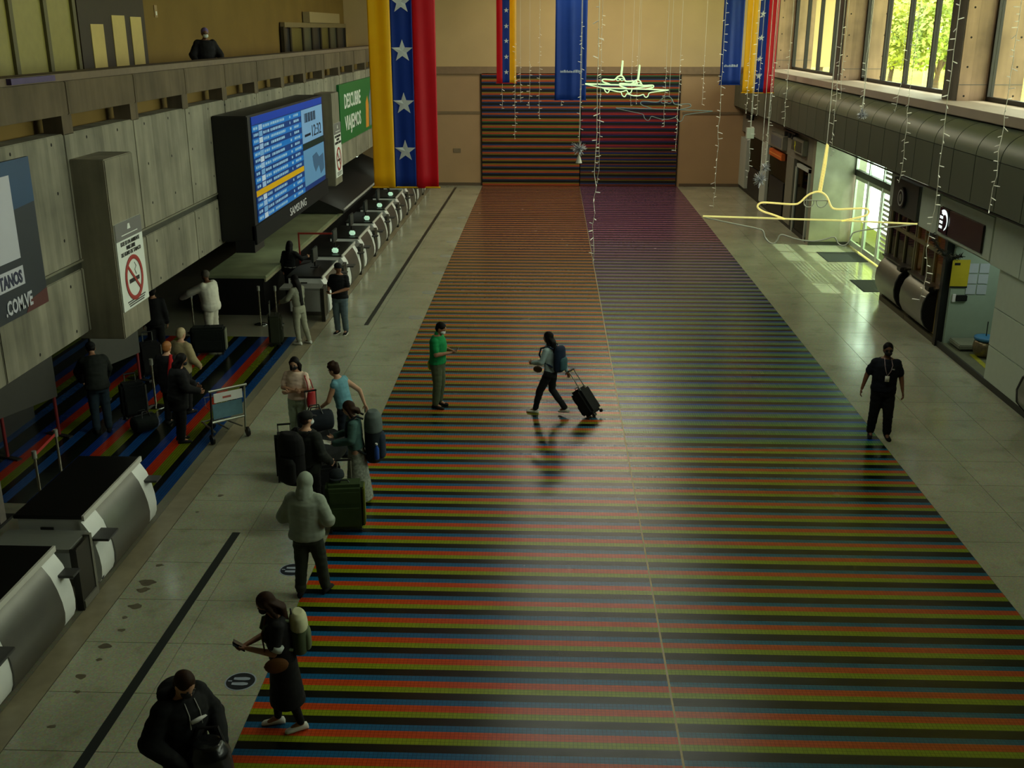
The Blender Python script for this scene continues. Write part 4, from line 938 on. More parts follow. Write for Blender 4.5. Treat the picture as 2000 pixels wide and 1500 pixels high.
def tinsel(u, v, Y, r, n, lab, squash=1.0, seed=1):
    p = onY(u, v, Y); rr_ = random.Random(seed); t = thing('tinsel_star', lab, 'ornament', (p.x, Y, p.z), 0, 'tinsel ornaments'); m_ = MB()
    for k in range(n):
        d = V((rr_.gauss(0, 1), rr_.gauss(0, 1), rr_.gauss(0, squash))).normalized(); L_ = r * rr_.uniform(.5, 1.1); e = d * L_; m_.tube([e * .08, e * .6, e], [r * .035, r * .045, r * .02], 4)
    m_.build('tinsel_spikes', TIN, t, kind='stuff'); MB().ell((0, 0, 0), r * .2, r * .2, r * .2, 8, 6).build('core', TIN, t, smooth=True)
    MB().tube([(0, 0, 0), (0, 0, CEIL - p.z - .02)], .006, 4).build('thread', WIRE, t)
    return t
t = tinsel(1131, 290, 30, .24, 120, 'wide silver tinsel ornament hanging before the striped panels', .5, 2)
MB().lathe([(.001, -.12), (.05, -.26), (.09, -.40), (.001, -.41)], n=12).build('tassel', WIRE, t)
tinsel(1484, 350, 22, .18, 90, 'silver tinsel ornament hanging lowest near the far shops', 1, 3)
tinsel(1494, 328, 22.4, .13, 60, 'small silver tinsel ornament just above the lowest one', 1, 4)
tinsel(1684, 224, 22, .13, 90, 'round silver tinsel ornament hanging before the duct', 1, 5)
p = onY(1465, 258, 36); t = tag(MB().box(-.12, .12, -.1, .1, -.2, .14).box(-.006, .006, -.006, .006, .14, CEIL - p.z - .01).build('hanging_box', mat('box_pale', (190, 190, 176), .5, noise=.05), None), 'small pale box hanging near the end of the duct', 'box'); t.location = p

# rope-light aeroplanes (front view outlines)
PU, PV, PS = 1581.0, 430.0, 390.0
TPL = dict(
    fin=[[(1600, 292), (1597, 330), (1593, 378)], [(1602, 294), (1601, 330), (1597, 378)]],
    body=[[(1535, 428), (1510, 419), (1495, 415), (1484, 408), (1484, 402), (1490, 398), (1503, 398), (1553, 402), (1562, 397), (1572, 385), (1583, 379), (1595, 377), (1606, 383), (1612, 392), (1617, 404), (1624, 410), (1650, 409), (1680, 407), (1688, 411), (1688, 418), (1678, 423), (1640, 431)]],
    wing=[[(1385, 424), (1470, 426), (1540, 428), (1660, 431), (1778, 436)]],
    lower_outline=[[(1388, 426), (1440, 437), (1493, 447), (1499, 452), (1501, 462), (1510, 472), (1519, 475), (1525, 468), (1528, 458), (1535, 457), (1560, 466), (1590, 470), (1612, 466), (1628, 460), (1633, 464), (1637, 474), (1647, 478), (1656, 473), (1660, 460), (1663, 451), (1700, 445), (1740, 441), (1777, 436)]],
    window_frame=[[(1563, 393), (1613, 394)], [(1568, 394), (1568, 401), (1573, 406), (1582, 406), (1586, 400), (1586, 394)], [(1591, 394), (1592, 402), (1598, 407), (1606, 405), (1610, 400), (1611, 394)]])
ROPE_Y = mat('rope_yellow', (255, 236, 140), .4, noise=0, emit=.5); ROPE_U = mat('rope_unlit', (176, 178, 160), .4, noise=.0, emit=.05); ROPE_G = mat('rope_greenwhite', (214, 246, 190), .4, noise=0, emit=.6)
ROPE_W = mat('rope_warm', (250, 240, 150), .4, noise=0, emit=.35)
def plane(u, v, Y, span, mats, lab, fin=True, r=.013, tilt=0):
    c = onY(u, v, Y); t = thing('aeroplane_rope_light', lab, 'light ornament', tuple(c), 0, 'aeroplane rope lights')
    for nm, lines in TPL.items():
        if nm == 'fin' and not fin: continue
        b = MB()
        for ln in lines:
            pts = [V(((a - PU) / PS * span, 0, -(q - PV) / PS * span)) for a, q in ln]
            for _ in range(2 if nm in ('body', 'lower_outline', 'window_frame') and len(pts) > 2 else 0):
                pts = [pts[0]] + [c for a, q in zip(pts, pts[1:]) for c in (a.lerp(q, .25), a.lerp(q, .75))] + [pts[-1]]
            b.tube(pts, r * (.55 if nm == 'window_frame' else .75 if nm == 'lower_outline' else 1.0), 6)
        b.build(nm, mats[nm] if isinstance(mats, dict) else mats, t)
    for s_ in (0.05, ): MB().tube([(s_ * span * .95, 0, .35 * span if fin else .13 * span), (s_ * span * .95, 0, CEIL - c.z - .02)], .005, 4).build('hanging_wire', WIRE, t)
    if tilt: t.rotation_euler = (0, tilt, 0)
plane(1581, 430, 15, 3.0, dict(fin=ROPE_Y, body=ROPE_Y, wing=ROPE_W, lower_outline=ROPE_U, window_frame=ROPE_U), 'large yellow-lit rope light shaped like an aeroplane on the right')
plane(1208, 166, 38, 2.3, ROPE_G, 'lit aeroplane rope light in front of the striped panels, left one', r=.024)
plane(1241, 174, 36.6, 2.2, ROPE_G, 'lit aeroplane rope light in front of the striped panels, slightly lower right one', r=.021)
plane(1297, 214, 34, 3.0, mat('rope_off', (120, 140, 136), .4, noise=0, emit=.02), 'unlit pale aeroplane outline hanging at the corner of the striped panels', fin=False, r=.014)
# ---------------------------------------------------------------- people
import mathutils.noise
def remesh(mb, vox, smooth=4, name='blob', fold=0):
    me = mb.mesh(name); o = bpy.data.objects.new('tmp', me); col.objects.link(o)
    r = o.modifiers.new('r', 'REMESH'); r.mode = 'VOXEL'; r.voxel_size = vox
    s = o.modifiers.new('s', 'SMOOTH'); s.factor = .5; s.iterations = smooth
    dg = bpy.context.evaluated_depsgraph_get(); out = bpy.data.meshes.new_from_object(o.evaluated_get(dg))
    bpy.data.objects.remove(o); bpy.data.meshes.remove(me)
    out.name = name; out.materials.clear()
    if fold:
        ns = mathutils.noise.noise; vs = out.vertices; ds = []
        for v in vs:
            c = v.co; ds.append(v.normal * (fold * (ns(V((c.x * 5, c.y * 5, c.z * 17))) + .6 * ns(V((c.x * 13 + 7, c.y * 13, c.z * 30))))))
        for v, d in zip(vs, ds): v.co += d
    for p in out.polygons: p.use_smooth = True
    return out
def cap(b, p0, r0, p1, r1, n=10):
    p0, p1 = V(p0), V(p1); d = p1 - p0
    if d.length < 1e-4: d = V((0, 0, 1e-3))
    t = d.normalized(); u = V((0, 0, 1)) if abs(t.z) < .9 else V((1, 0, 0)); x = (u - t * u.dot(t)).normalized(); y = t.cross(x); rings = []
    for a in (-85, -55, -25): c, s_ = math.cos(math.radians(a)), math.sin(math.radians(a)); rings.append((p0 + t * r0 * s_, x * r0 * c, y * r0 * c))
    rings.append((p0, x * r0, y * r0)); rings.append((p1, x * r1, y * r1))
    for a in (25, 55, 85): c, s_ = math.cos(math.radians(a)), math.sin(math.radians(a)); rings.append((p1 + t * r1 * s_, x * r1 * c, y * r1 * c))
    b.loft(rings, n)
SKIN = mat('skin_tan', (150, 104, 76), .55, noise=.08, scale=9); SKIND = mat('skin_brown', (112, 74, 52), .55, noise=.08, scale=9); SKINL = mat('skin_light', (184, 140, 112), .55, noise=.08, scale=9)
EYE = mat('eye_dark', (24, 18, 16), .3, noise=0); LIP = mat('lip', (120, 62, 54), .5, noise=0)
def fab(name, c, rough=.85, noise=.16, scale=5): return mat('fabric_' + name, c, rough, noise=noise, scale=scale, bump=.35, spec=.25)
BLK = fab('black', (20, 20, 21)); HBLK = mat('hair_black', (16, 13, 12), .6, spec=.12, noise=.2, scale=30, stretch=(6, 6, 1)); HBRN = mat('hair_brown', (44, 27, 16), .6, spec=.12, noise=.3, scale=30, stretch=(6, 6, 1))
class P: pass
def person(lab, loc, rz, h=1.7, skin=None, top=None, bottom=None, shoes=None, hair=('short', None), mask=None, J=None, lean=0, head=(0, 0), bulk=1.0, glasses=False, vox=.016, sole=None, legs=None, hands=True, collar=None):
    """local frame: x right, y forward, z up, metres for a 1.72 m figure"""
    s = h / 1.72; skin = skin or SKIN; J = dict(J or {}); rz = math.radians(rz)
    Ml = Matrix.Rotation(-math.radians(lean), 3, 'X'); piv = V((0, 0, .93))
    def ln(p): return Ml @ (V(p) - piv) + piv
    D = dict(sL=ln((-.168, -.01, 1.375)), sR=ln((.168, -.01, 1.375)), eL=ln((-.225, -.03, 1.12)), eR=ln((.225, -.03, 1.12)), wL=ln((-.25, .05, .87)), wR=ln((.25, .05, .87)),
             hL=V((-.088, 0, .90)), hR=V((.088, 0, .90)), kL=V((-.10, .02, .49)), kR=V((.10, .02, .49)), aL=V((-.105, -.03, .085)), aR=V((.105, -.03, .085)))
    for k, v in J.items(): D[k] = V(v)
    for q in 'LR':   # knees follow moved ankles
        if 'k' + q not in J and 'a' + q in J: D['k' + q] = (D['h' + q] + D['a' + q]) * .5 + V((0, .035, .0))
    neck = ln((0, -.012, 1.46)); hc0 = ln((0, .012, 1.485))
    Mh = Ml @ Matrix.Rotation(math.radians(head[1]), 3, 'Z') @ Matrix.Rotation(-math.radians(head[0]), 3, 'X')
    def hd(p): return hc0 + Mh @ V(p)
    TR = [(.80, .14, .105, -.01), (.90, .165, .118, -.008), (1.02, .146, .105, 0), (1.14, .15, .11, .004), (1.26, .165, .115, .004), (1.36, .160, .105, -.004), (1.43, .125, .08, -.010), (1.475, .06, .058, -.012)]
    def torso(b, z0, z1, e, bk, legsback=False):
        rings = []
        zs = [z0] + [z for z, *_ in TR if z0 + .02 < z < z1 - .02] + [z1]
        for z in zs:
            for (a, b_) in zip(TR, TR[1:]):
                if a[0] <= z <= b_[0] or (z < TR[0][0] and a is TR[0]) or (z > TR[-1][0] and b_ is TR[-1]):
                    f = min(1, max(0, (z - a[0]) / (b_[0] - a[0]))); rx, ry, yo = [a[i] + (b_[i] - a[i]) * f for i in (1, 2, 3)]; break
            k = bk if z < 1.38 else 1 + (bk - 1) * .5
            c = V((0, yo, z)); c = ln(c) if z > .93 else c; M_ = Ml if z > .93 else Matrix.Identity(3)
            rings.append((c, M_ @ V((rx * k + e, 0, 0)), M_ @ V((0, ry * (k + (k - 1) * .7) + e, 0))))
        b.loft(rings, 16)
    bk = bulk; lb = 1 + (bk - 1) * .6
    # --- body
    b = MB(); torso(b, .80, 1.475, 0, bk)
    cap(b, neck - Mh @ V((0, 0, .03)), .056, hd((0, .0, .06)), .053)
    b.ell(hd((0, -.004, .135)), .077, .097, .105, 14, 10, Mh); b.ell(hd((0, .032, .075)), .056, .062, .068, 12, 8, Mh)
    cap(b, hd((0, .09, .115)), .010, hd((0, .104, .092)), .015, 8)
    for x in (-1, 1): b.ell(hd((x * .078, -.008, .115)), .012, .022, .034, 8, 6, Mh)
    for q in 'LR':
        cap(b, D['s' + q], .056 * lb, D['e' + q], .043 * lb); cap(b, D['e' + q], .042 * lb, D['w' + q], .028)
        cap(b, D['h' + q], .086 * lb, D['k' + q], .060 * lb); cap(b, D['k' + q], .057 * lb, D['a' + q], .038)
        cap(b, D['a' + q], .038, D['a' + q] + V((0, .10, -.045)), .030)
    HD = {}
    for q, sg in (('L', -1), ('R', 1)):
        w = D['w' + q]; d = J.get('d' + q); d = V(d).normalized() if d else (w - D['e' + q]).normalized()
        n_ = J.get('n' + q); n_ = V(n_).normalized() if n_ else V((-sg, .15, 0)); n_ = (n_ - d * n_.dot(d)); n_ = n_.normalized() if n_.length > .05 else V((0, 1, 0))
        sd = d.cross(n_); HD[q] = (w, d, n_, sd)
        b.ell(w + d * .05, .040, .018, .052, 10, 6, Matrix((sd, n_, d)).transposed())
    me = remesh(b, vox, 3, 'person')
    if hands:
        f = MB()
        for q, sg in (('L', -1), ('R', 1)):
            w, d, n_, sd = HD[q]; cu = J.get('curl', .55)
            for k, L_ in enumerate((.062, .074, .070, .055)):
                o_ = w + d * .085 + sd * (k - 1.5) * .020; a1 = cu * .7; a2 = cu * 1.7
                m1 = o_ + (d * math.cos(a1) + n_ * math.sin(a1)) * L_ * .5; e = m1 + (d * math.cos(a2) + n_ * math.sin(a2)) * L_ * .5
                f.tube([o_ - d * .03, m1, e], [.010, .009, .0072], 6)
            th = -1 if sd.y * 1 + sd.z * .3 < 0 else 1   # thumb on the forward side of the palm
            o_ = w + d * .03 + sd * th * .034; m1 = o_ + (d * .6 + sd * th * .6 + n_ * .3) * .035; f.tube([o_ - sd * th * .015, m1, m1 + (d * .8 + n_ * .4) * .030], [.012, .011, .008], 6)
        bm = bmesh.new(); bm.from_mesh(me); fm = f.mesh('fingers'); bm.from_mesh(fm); bm.to_mesh(me); bm.free(); bpy.data.meshes.remove(fm)
        for p in me.polygons: p.use_smooth = True
    me.transform(Matrix.Scale(s, 4)); me.materials.append(skin)
    o = bpy.data.objects.new('person', me); col.objects.link(o); o.location = loc; o.rotation_euler = (0, 0, rz); tag(o, lab, 'person'); WL[o.name] = V(loc)
    def add(nm, mb, m, vx=None, sm=4):
        q = remesh(mb, vx, sm, nm, .009 if nm in ('shirt', 'jacket', 'trousers') else .005 if nm in ('skirt', 'hair', 'hood') else 0) if vx else mb.mesh(nm)
        q.transform(Matrix.Scale(s, 4)); q.materials.append(m)
        for p in q.polygons: p.use_smooth = True
        k = bpy.data.objects.new(nm, q); col.objects.link(k); k.parent = o; return k
    # --- top
    if top:
        m, sl, hem, e = top; c = MB(); torso(c, hem, 1.455, .014 + e, bk)
        for q in 'LR':
            S, E_, W = D['s' + q], D['e' + q], D['w' + q]
            c.ell(S, .064 * lb + e, .064 * lb + e, .060 * lb + e)
            if sl == 'short': cap(c, S, .062 * lb + e, S.lerp(E_, .72), .058 * lb + e)
            elif sl == 'long': cap(c, S, .063 * lb + e, E_, .055 * lb + e); cap(c, E_, .055 * lb + e, E_.lerp(W, .95), .038 + e)
            elif sl == 'none': cap(c, S, .062 * lb, S.lerp(E_, .12), .058 * lb)
        add('shirt' if sl != 'long' else 'jacket', c, m, vox)
        if collar: c = MB(); cap(c, neck + Ml @ V((0, 0, -.02)), .070, neck + Ml @ V((0, .005, .03)), .066); add('collar', c, collar, vox)
    # --- bottom
    if bottom:
        kind, m, hemz = bottom; c = MB()
        if kind == 'trousers':
            torso(c, .80, 1.0, .012, bk)
            for q in 'LR':
                cap(c, D['h' + q], .106 * lb, D['k' + q], .082 * lb); lo_ = D['k' + q].lerp(D['a' + q], .93); cap(c, D['k' + q], .080 * lb, lo_, .064 * lb)
            add('trousers', c, m, vox)
        else:
            mid = (D['aL'] + D['aR']) / 2; rings = []
            for k in range(8):
                f = k / 7; z = 1.02 + (hemz - 1.02) * f; rx = .155 * bk + (.10 if kind == 'skirt' else .06) * f; rings.append((V((mid.x * f * .8, mid.y * f * .8, z)), V((rx, 0, 0)), V((0, rx * .80 + .02 * f, 0))))
            c.loft(rings, 24); add('skirt', c, m, vox)
            if legs:
                c = MB()
                for q in 'LR': cap(c, D['k' + q], .066 * lb, D['k' + q].lerp(D['a' + q], .95), .046)
                add('leggings', c, legs, vox)
    # --- shoes
    for q in 'LR':
        A = D['a' + q]; c = MB(); tq = J.get('t' + q, 0); Mz = Matrix.Rotation(math.radians(tq if tq else (-8 if q == 'R' else 8)), 3, 'Z') @ Matrix.Rotation(-max(0, A.z - .085) * 2.4, 3, 'X'); rings = []
        for y, w_, hh in ((-.075, .022, .05), (-.06, .036, .085), (-.01, .041, .095), (.05, .044, .072), (.11, .047, .055), (.16, .042, .045), (.185, .022, .03)):
            rings.append((A + Mz @ V((0, y, hh / 2 - .085)), Mz @ V((w_, 0, 0)), Mz @ V((0, 0, hh / 2))))
        c.loft(rings, 12); sh = add('shoe', c, shoes or BLK)
        if sole:
            c = MB(); c.loft([(A + Mz @ V((0, y, -.076)), Mz @ V((w_, 0, 0)), Mz @ V((0, 0, .012))) for y, w_ in ((-.078, .024), (-.06, .040), (.0, .045), (.06, .049), (.12, .051), (.165, .045), (.192, .022))], 12); k_ = add('sole', c, sole)
    # --- head
    st, hm = hair[0], hair[1] or HBLK; c = MB()
    if st == 'hood':
        c.ell(hd((0, -.022, .125)), .108, .118, .135, 16, 10, Mh); cap(c, hd((0, -.03, .05)), .108, neck + Ml @ V((0, -.03, -.05)), .125); add('hood', c, hm, vox)
    elif st == 'cap':
        c.ell(hd((0, -.012, .165)), .092, .112, .085, 16, 10, Mh); add('cap', c, hm, vox)
        v = MB(); v.prism([(.075 * math.sin(a), .075 + .085 * math.cos(a)) for a in [-1.57 + 3.14 * k / 10 for k in range(11)]], 2, .150, .160); v.v = [tuple(hd(p)) for p in v.v]; add('cap_brim', v, hm)
        c = MB(); c.ell(hd((0, -.03, .11)), .084, .085, .07, 12, 8, Mh); add('hair', c, hair[2] if len(hair) > 2 else HBLK, vox)
    else:
        c.ell(hd((0, -.020, .152)), .088, .105, .100, 16, 10, Mh)
        if st != 'bald': c.ell(hd((0, -.045, .105)), .082, .075, .085, 14, 8, Mh)
        if st == 'long':
            rings = [(hd((0, -.03, .20)), Mh @ V((.07, 0, 0)), Mh @ V((0, .06, 0)))]
            for k in range(6):
                f = k / 5; z = 1.60 - f * (hair[3] if len(hair) > 3 else .34); p_ = V((0, -.085 - .02 * f, z)); p_ = ln(p_); rings.append((p_ if k else hd((0, -.055, .12)), V((.096 - .03 * f, 0, 0)), V((0, .052 - .014 * f, 0))))
            c.loft(rings, 14)
            for x in (-1, 1): cap(c, hd((x * .075, .0, .15)), .03, ln((x * .085, -.03, 1.42)), .030)
        if st == 'bun': c.ell(hd((0, -.05, .27)), .05, .05, .045, 12, 8, Mh)
        if st == 'curly':
            r_ = random.Random(4)
            for k in range(16): a = r_.uniform(0, 6.28); e_ = r_.uniform(.2, 1.4); c.ell(hd((.08 * math.cos(a) * math.cos(e_), -.01 + .09 * math.sin(a) * math.cos(e_), .17 + .09 * math.sin(e_))), .034, .034, .034, 8, 6)
        add('hair', c, hm, vox if st != 'bald' else .012)
    if mask:
        c = MB(); c.ell(hd((0, .058, .078)), .064, .056, .050, 14, 8, Mh); add('face_mask', c, mask)
    else:
        c = MB(); c.ell(hd((0, .087, .062)), .024, .010, .007, 8, 6, Mh); add('mouth', c, LIP)
    for x in (-1, 1):
        c = MB(); c.ell(hd((x * .031, .084, .136)), .015, .010, .009, 8, 6, Mh); add('eye', c, EYE)
    if glasses:
        c = MB()
        for x in (-1, 1): c.ell(hd((x * .034, .096, .134)), .029, .008, .022, 10, 6, Mh)
        c.tube([hd((-.01, .10, .138)), hd((.01, .10, .138))], .004, 5); add('glasses', c, BLACK)
    i = P(); i.o = o; i.s = s; i.loc = V(loc); i.rz = rz; i.Mz = Matrix.Rotation(rz, 3, 'Z'); i.D = D; i.HD = HD; i.ln = ln; i.hd = hd; i.add = add
    i.w = lambda p: i.loc + i.Mz @ (V(p) * s)
    return i
def attach(name, lab, cat, pi_, p, extra=0, group=None): return thing(name, lab, cat, tuple(pi_.w(p)), pi_.rz + math.radians(extra), group)
def rbox(m_, x0, x1, y0, y1, z0, z1): return m_.box(x0, x1, y0, y1, z0, z1)
def backpack(lab, pi_, w_, h_, d_, body, pocket, zc=1.17, extra=None, yb=-.115, top=None):
    t = attach('backpack', lab, 'backpack', pi_, tuple(pi_.ln((0, yb, zc)))); t.rotation_euler = (0, 0, pi_.rz)
    b = MB(); rings = []
    for k, (f, a) in enumerate(((0, .78), (.06, .95), (.3, 1.0), (.7, .98), (.92, .85), (1, .55))):
        z = -h_ / 2 + h_ * f; rings.append((V((0, -d_ / 2 * (1 if f < .9 else 1.05), z)), V((w_ / 2 * a, 0, 0)), V((0, d_ / 2 * a, 0))))
    b.loft(rings, 18); link('body', remesh(b, .018, 3), body, t)
    b = MB(); rings = [(V((0, -d_ * .92, -h_ * .42 + h_ * .5 * f)), V((w_ * .38 * a, 0, 0)), V((0, d_ * .26 * a, 0))) for f, a in ((0, .8), (.1, 1), (.8, 1), (1, .7))]; b.loft(rings, 14); link('pocket', remesh(b, .014, 3), pocket, t)
    for x in (-1, 1): MB().tube([(x * w_ * .28, .0, h_ * .40), (x * w_ * .30, .10, h_ * .46), (x * w_ * .32, .25, h_ * .36), (x * w_ * .34, .28, h_ * .1), (x * w_ * .40, .2, -h_ * .12), (x * w_ * .42, -.02, -h_ * .3)], .018, 6).build('strap', body, t, smooth=True)
    if top: b = MB(); b.loft([(V((0, -d_ / 2 * 1.04, -h_ / 2 + h_ * f)), V((w_ / 2 * a, 0, 0)), V((0, d_ / 2 * a, 0))) for f, a in ((.62, 1.02), (.66, 1.05), (.80, 1.02), (.93, .90), (1.02, .58))], 18); link('top_flap', remesh(b, .014, 3), top, t)
    MB().tube([(-.04, -.03, h_ * .5), (-.03, -.03, h_ * .56), (.03, -.03, h_ * .56), (.04, -.03, h_ * .5)], .008, 5).build('grab_loop', BLK, t)
    return t
def suitcase(lab, loc, rz, w_=.42, h_=.62, d_=.26, shell=None, handle=.35, tilt=0, side=None, trim=None):
    t = thing('suitcase', lab, 'suitcase', loc, math.radians(rz))
    M_ = Matrix.Rotation(math.radians(tilt), 3, 'X')
    def A(b, nm, m, **k): b.v = [tuple(M_ @ V(p)) for p in b.v]; return b.build(nm, m, t, **k)
    shell = shell or BLK
    A(MB().box(-w_ / 2, w_ / 2, -d_ / 2, d_ / 2, .06, h_ + .06), 'shell', shell, bevel=.05, smooth=2)
    A(MB().box(-w_ * .40, w_ * .40, -d_ / 2 - .025, -d_ / 2 + .02, .12, h_ * .62), 'front_pocket', shell, bevel=.02, smooth=2)
    A(MB().box(-w_ * .40, w_ * .40, -d_ / 2 - .012, -d_ / 2 + .02, h_ * .68, h_ * .95), 'upper_pocket', trim or shell, bevel=.01, smooth=2)
    if side: A(MB().box(w_ / 2 - .02, w_ / 2 + .012, -d_ * .4, d_ * .4, .12, h_), 'side_panel', side, bevel=.01)
    for x in (-1, 1):
        for y in (-1, 1): A(MB().cyl((x * w_ * .40 - .015, y * d_ * .32, .035), .035, .03, 12, axis=0), 'wheel', BLACK)
    if handle:
        for x in (-1, 1): A(MB().tube([(x * .1, d_ * .35, h_), (x * .1, d_ * .35, h_ + .06 + handle)], .010, 6), 'handle_tube', STEEL)
        A(MB().tube([(-.11, d_ * .35, h_ + .06 + handle), (.11, d_ * .35, h_ + .06 + handle)], .018, 8), 'handle_grip', BLACK)
    A(MB().tube([(-.07, -d_ * .1, h_ + .06), (-.05, -d_ * .1, h_ + .095), (.05, -d_ * .1, h_ + .095), (.07, -d_ * .1, h_ + .06)], .010, 6), 'carry_handle', BLACK)
    return t
def duffel(lab, loc, rz, L_=.6, r=.19, m=None):
    t = thing('duffel_bag', lab, 'bag', loc, math.radians(rz)); m = m or BLK; b = MB()
    b.loft([(V((x * L_, 0, r * .92)), V((0, r * a, 0)), V((0, 0, r * a * .92))) for x, a in ((-.5, .6), (-.46, .88), (-.25, 1), (.25, 1), (.46, .88), (.5, .6))], 16); link('body', remesh(b, .02, 3), m, t)
    for y in (-1, 1): MB().tube([(-L_ * .2, y * r * .6, r * 1.5), (-L_ * .12, y * r * .3, r * 2.2), (L_ * .12, y * r * .3, r * 2.2), (L_ * .2, y * r * .6, r * 1.5)], .012, 6).build('handle', BLACK, t)
    MB().box(-L_ * .4, L_ * .4, -.012, .012, r * 1.80, r * 1.86).build('zip', DGREY, t)
    return t
def phone(lab, pi_, q='R'):
    w, d, n_, sd = pi_.HD[q]; p = w + d * .10 + n_ * .03; t = attach('mobile_phone', lab, 'phone', pi_, tuple(p)); t.rotation_euler = (math.radians(40), 0, pi_.rz)
    MB().box(-.037, .037, -.075, .075, -.005, .005).build('case', BLACK, t, bevel=.003); MB().box(-.033, .033, -.07, .07, .0051, .0058).build('screen', mat('phone_screen', (60, 70, 80), .1, noise=0), t)
    return t
MSK = mat('mask_white', (206, 214, 212), .8, noise=.03); MSKB = mat('mask_black', (22, 22, 24), .8, noise=.03)
WSH = mat('shoe_white', (206, 206, 198), .6, noise=.05)
HOLD = dict(eL=(-.24, .06, 1.13), wL=(-.055, .29, 1.15), eR=(.24, .06, 1.13), wR=(.055, .30, 1.15), nL=(.3, .0, 1), nR=(-.3, 0, 1))
def fz(u, v): p = onZ(u, v); return (p.x, p.y, 0)

g = person('man in green polo shirt and khaki trousers looking at his phone', (-2.15, 19.55, 0), -105, 1.75, SKIN, (fab('green_polo', (16, 128, 70)), 'short', .90, .006), ('trousers', fab('khaki_green', (74, 84, 62)), 0), BLK, ('short', HBLK), MSK, HOLD, 2, (24, 0), 1.15, collar=fab('green_polo', (16, 128, 70)))
g.add('belt', MB().loft([(V((0, 0, z)), V((.182 * 1.06, 0, 0)), V((0, .145, 0))) for z in (.955, .99)], 20), BLACK)
phone('phone in the hands of the man in green', g)
t = attach('yellow_pouch', 'yellow-green pouch hanging behind the man in green', 'bag', g, (-.1, -.2, .82)); b = MB(); b.ell((0, 0, 0), .07, .05, .12); link('pouch', remesh(b, .016), mat('hi_vis', (150, 170, 20), .7, noise=.1), t); MB().tube([(0, .03, .1), (.02, .1, .18)], .008, 5).build('strap', BLK, t)

wk = person('woman with long dark hair and a backpack walking across the striped floor', (.06, 19.2, 0), 62, 1.66, SKIN, (fab('pale_blue', (150, 172, 176)), 'long', .92, .006), ('trousers', fab('dark_jeans', (24, 28, 32)), 0), WSH, ('long', HBLK, None, .30), None,
            dict(aL=(-.08, .30, .085), aR=(.09, -.30, .15), kR=(.10, .02, .50), kL=(-.09, .19, .50), eL=(-.24, .08, 1.14), wL=(-.16, .32, 1.08), eR=(.25, -.12, 1.12), wR=(.28, -.22, .88)), 4, (4, 0), .95)
backpack('dark blue striped backpack worn by the walking woman', wk, .34, .50, .20, fab('navy_pack', (22, 36, 58)), fab('teal_pack', (52, 84, 92)), 1.20)
hw = wk.w(wk.HD['R'][0] + wk.HD['R'][1] * .08); suitcase('black trolley suitcase pulled by the walking woman', (hw.x + .88 * .60, hw.y - .47 * .60, .03), -118, .40, .56, .26, None, .38, 38)
t = attach('hip_bag', 'small brown bag held in front by the walking woman', 'bag', wk, (-.06, .26, .93)); b = MB(); b.ell((0, 0, 0), .06, .10, .07); link('pouch', remesh(b, .014), fab('brown_bag', (90, 74, 56)), t); MB().tube([(-.02, 0, .06), (-.04, -.08, .22)], .006, 5).build('strap', BLK, t)

gd = person('man in dark uniform with lanyard and badge at the right edge of the stripes', (6.08, 18.2, 0), 172, 1.8, SKIND, (fab('uniform_navy', (18, 22, 32)), 'short', .88, .012), ('trousers', fab('black_trousers', (16, 17, 17)), 0), BLK, ('short', HBLK), MSKB,
            dict(eL=(-.27, -.02, 1.13), wL=(-.31, .06, .89), eR=(.29, -.03, 1.14), wR=(.36, .03, .90), aL=(-.14, .02, .085), aR=(.13, -.05, .085)), 0, (0, 0), 1.24, True)
ln_ = MB().tube([(-.06, .03, 1.47), (-.075, .14, 1.38), (-.05, .162, 1.28), (.0, .172, 1.20), (.03, .168, 1.28), (.05, .150, 1.36), (.05, .05, 1.47)], .007, 6); ln_.v = [(x, y + .035, z) if z < 1.45 else (x, y, z) for x, y, z in ln_.v]; gd.add('lanyard', ln_, mat('lanyard', (150, 130, 134), .7, noise=.1))
gd.add('badge', MB().box(-.035, .035, .212, .222, 1.10, 1.20), WHITE); gd.add('shirt_emblem', MB().box(-.115, -.07, .175, .187, 1.30, 1.32), LGREY)

hd_ = person('heavy-set person in a pale hooded sweatshirt seen from behind', (-3.10, 12.2, 0), -8, 1.72, SKIN, (fab('grey_hoodie', (140, 150, 136)), 'long', .86, .030), ('trousers', fab('olive_trousers', (44, 50, 40)), 0), BLK, ('hood', fab('grey_hoodie', (140, 150, 136))), MSK,
             dict(eL=(-.31, -.02, 1.12), wL=(-.20, .20, 1.02), eR=(.31, -.02, 1.12), wR=(.22, .20, 1.0), aL=(-.12, -.06, .085), aR=(.17, .10, .085)), 3, (12, 0), 1.22)
ph = person('woman in a black dress with long hair looking at her phone near the camera', (-2.74, 9.42, 0), 108, 1.66, SKIN, (BLK, 'short', .90, .01), ('dress', BLK, .34), WSH, ('long', HBRN, None, .36), MSKB,
            dict(HOLD, wL=(-.05, .36, 1.10), wR=(.05, .37, 1.09), eL=(-.23, .10, 1.10), eR=(.24, .10, 1.10), aL=(-.09, -.14, .085), aR=(.09, .10, .085)), 6, (26, 0), 1.05, vox=.014, legs=BLK)
phone('phone held by the woman in the black dress, upper one', ph, 'R'); phone('phone held by the woman in the black dress, lower one', ph, 'L')
backpack('white-topped grey-green backpack worn by the woman in the black dress', ph, .30, .46, .19, fab('sage_pack', (74, 86, 60)), fab('sage_pocket', (92, 104, 76)), 1.18, top=fab('cream', (196, 198, 160)))
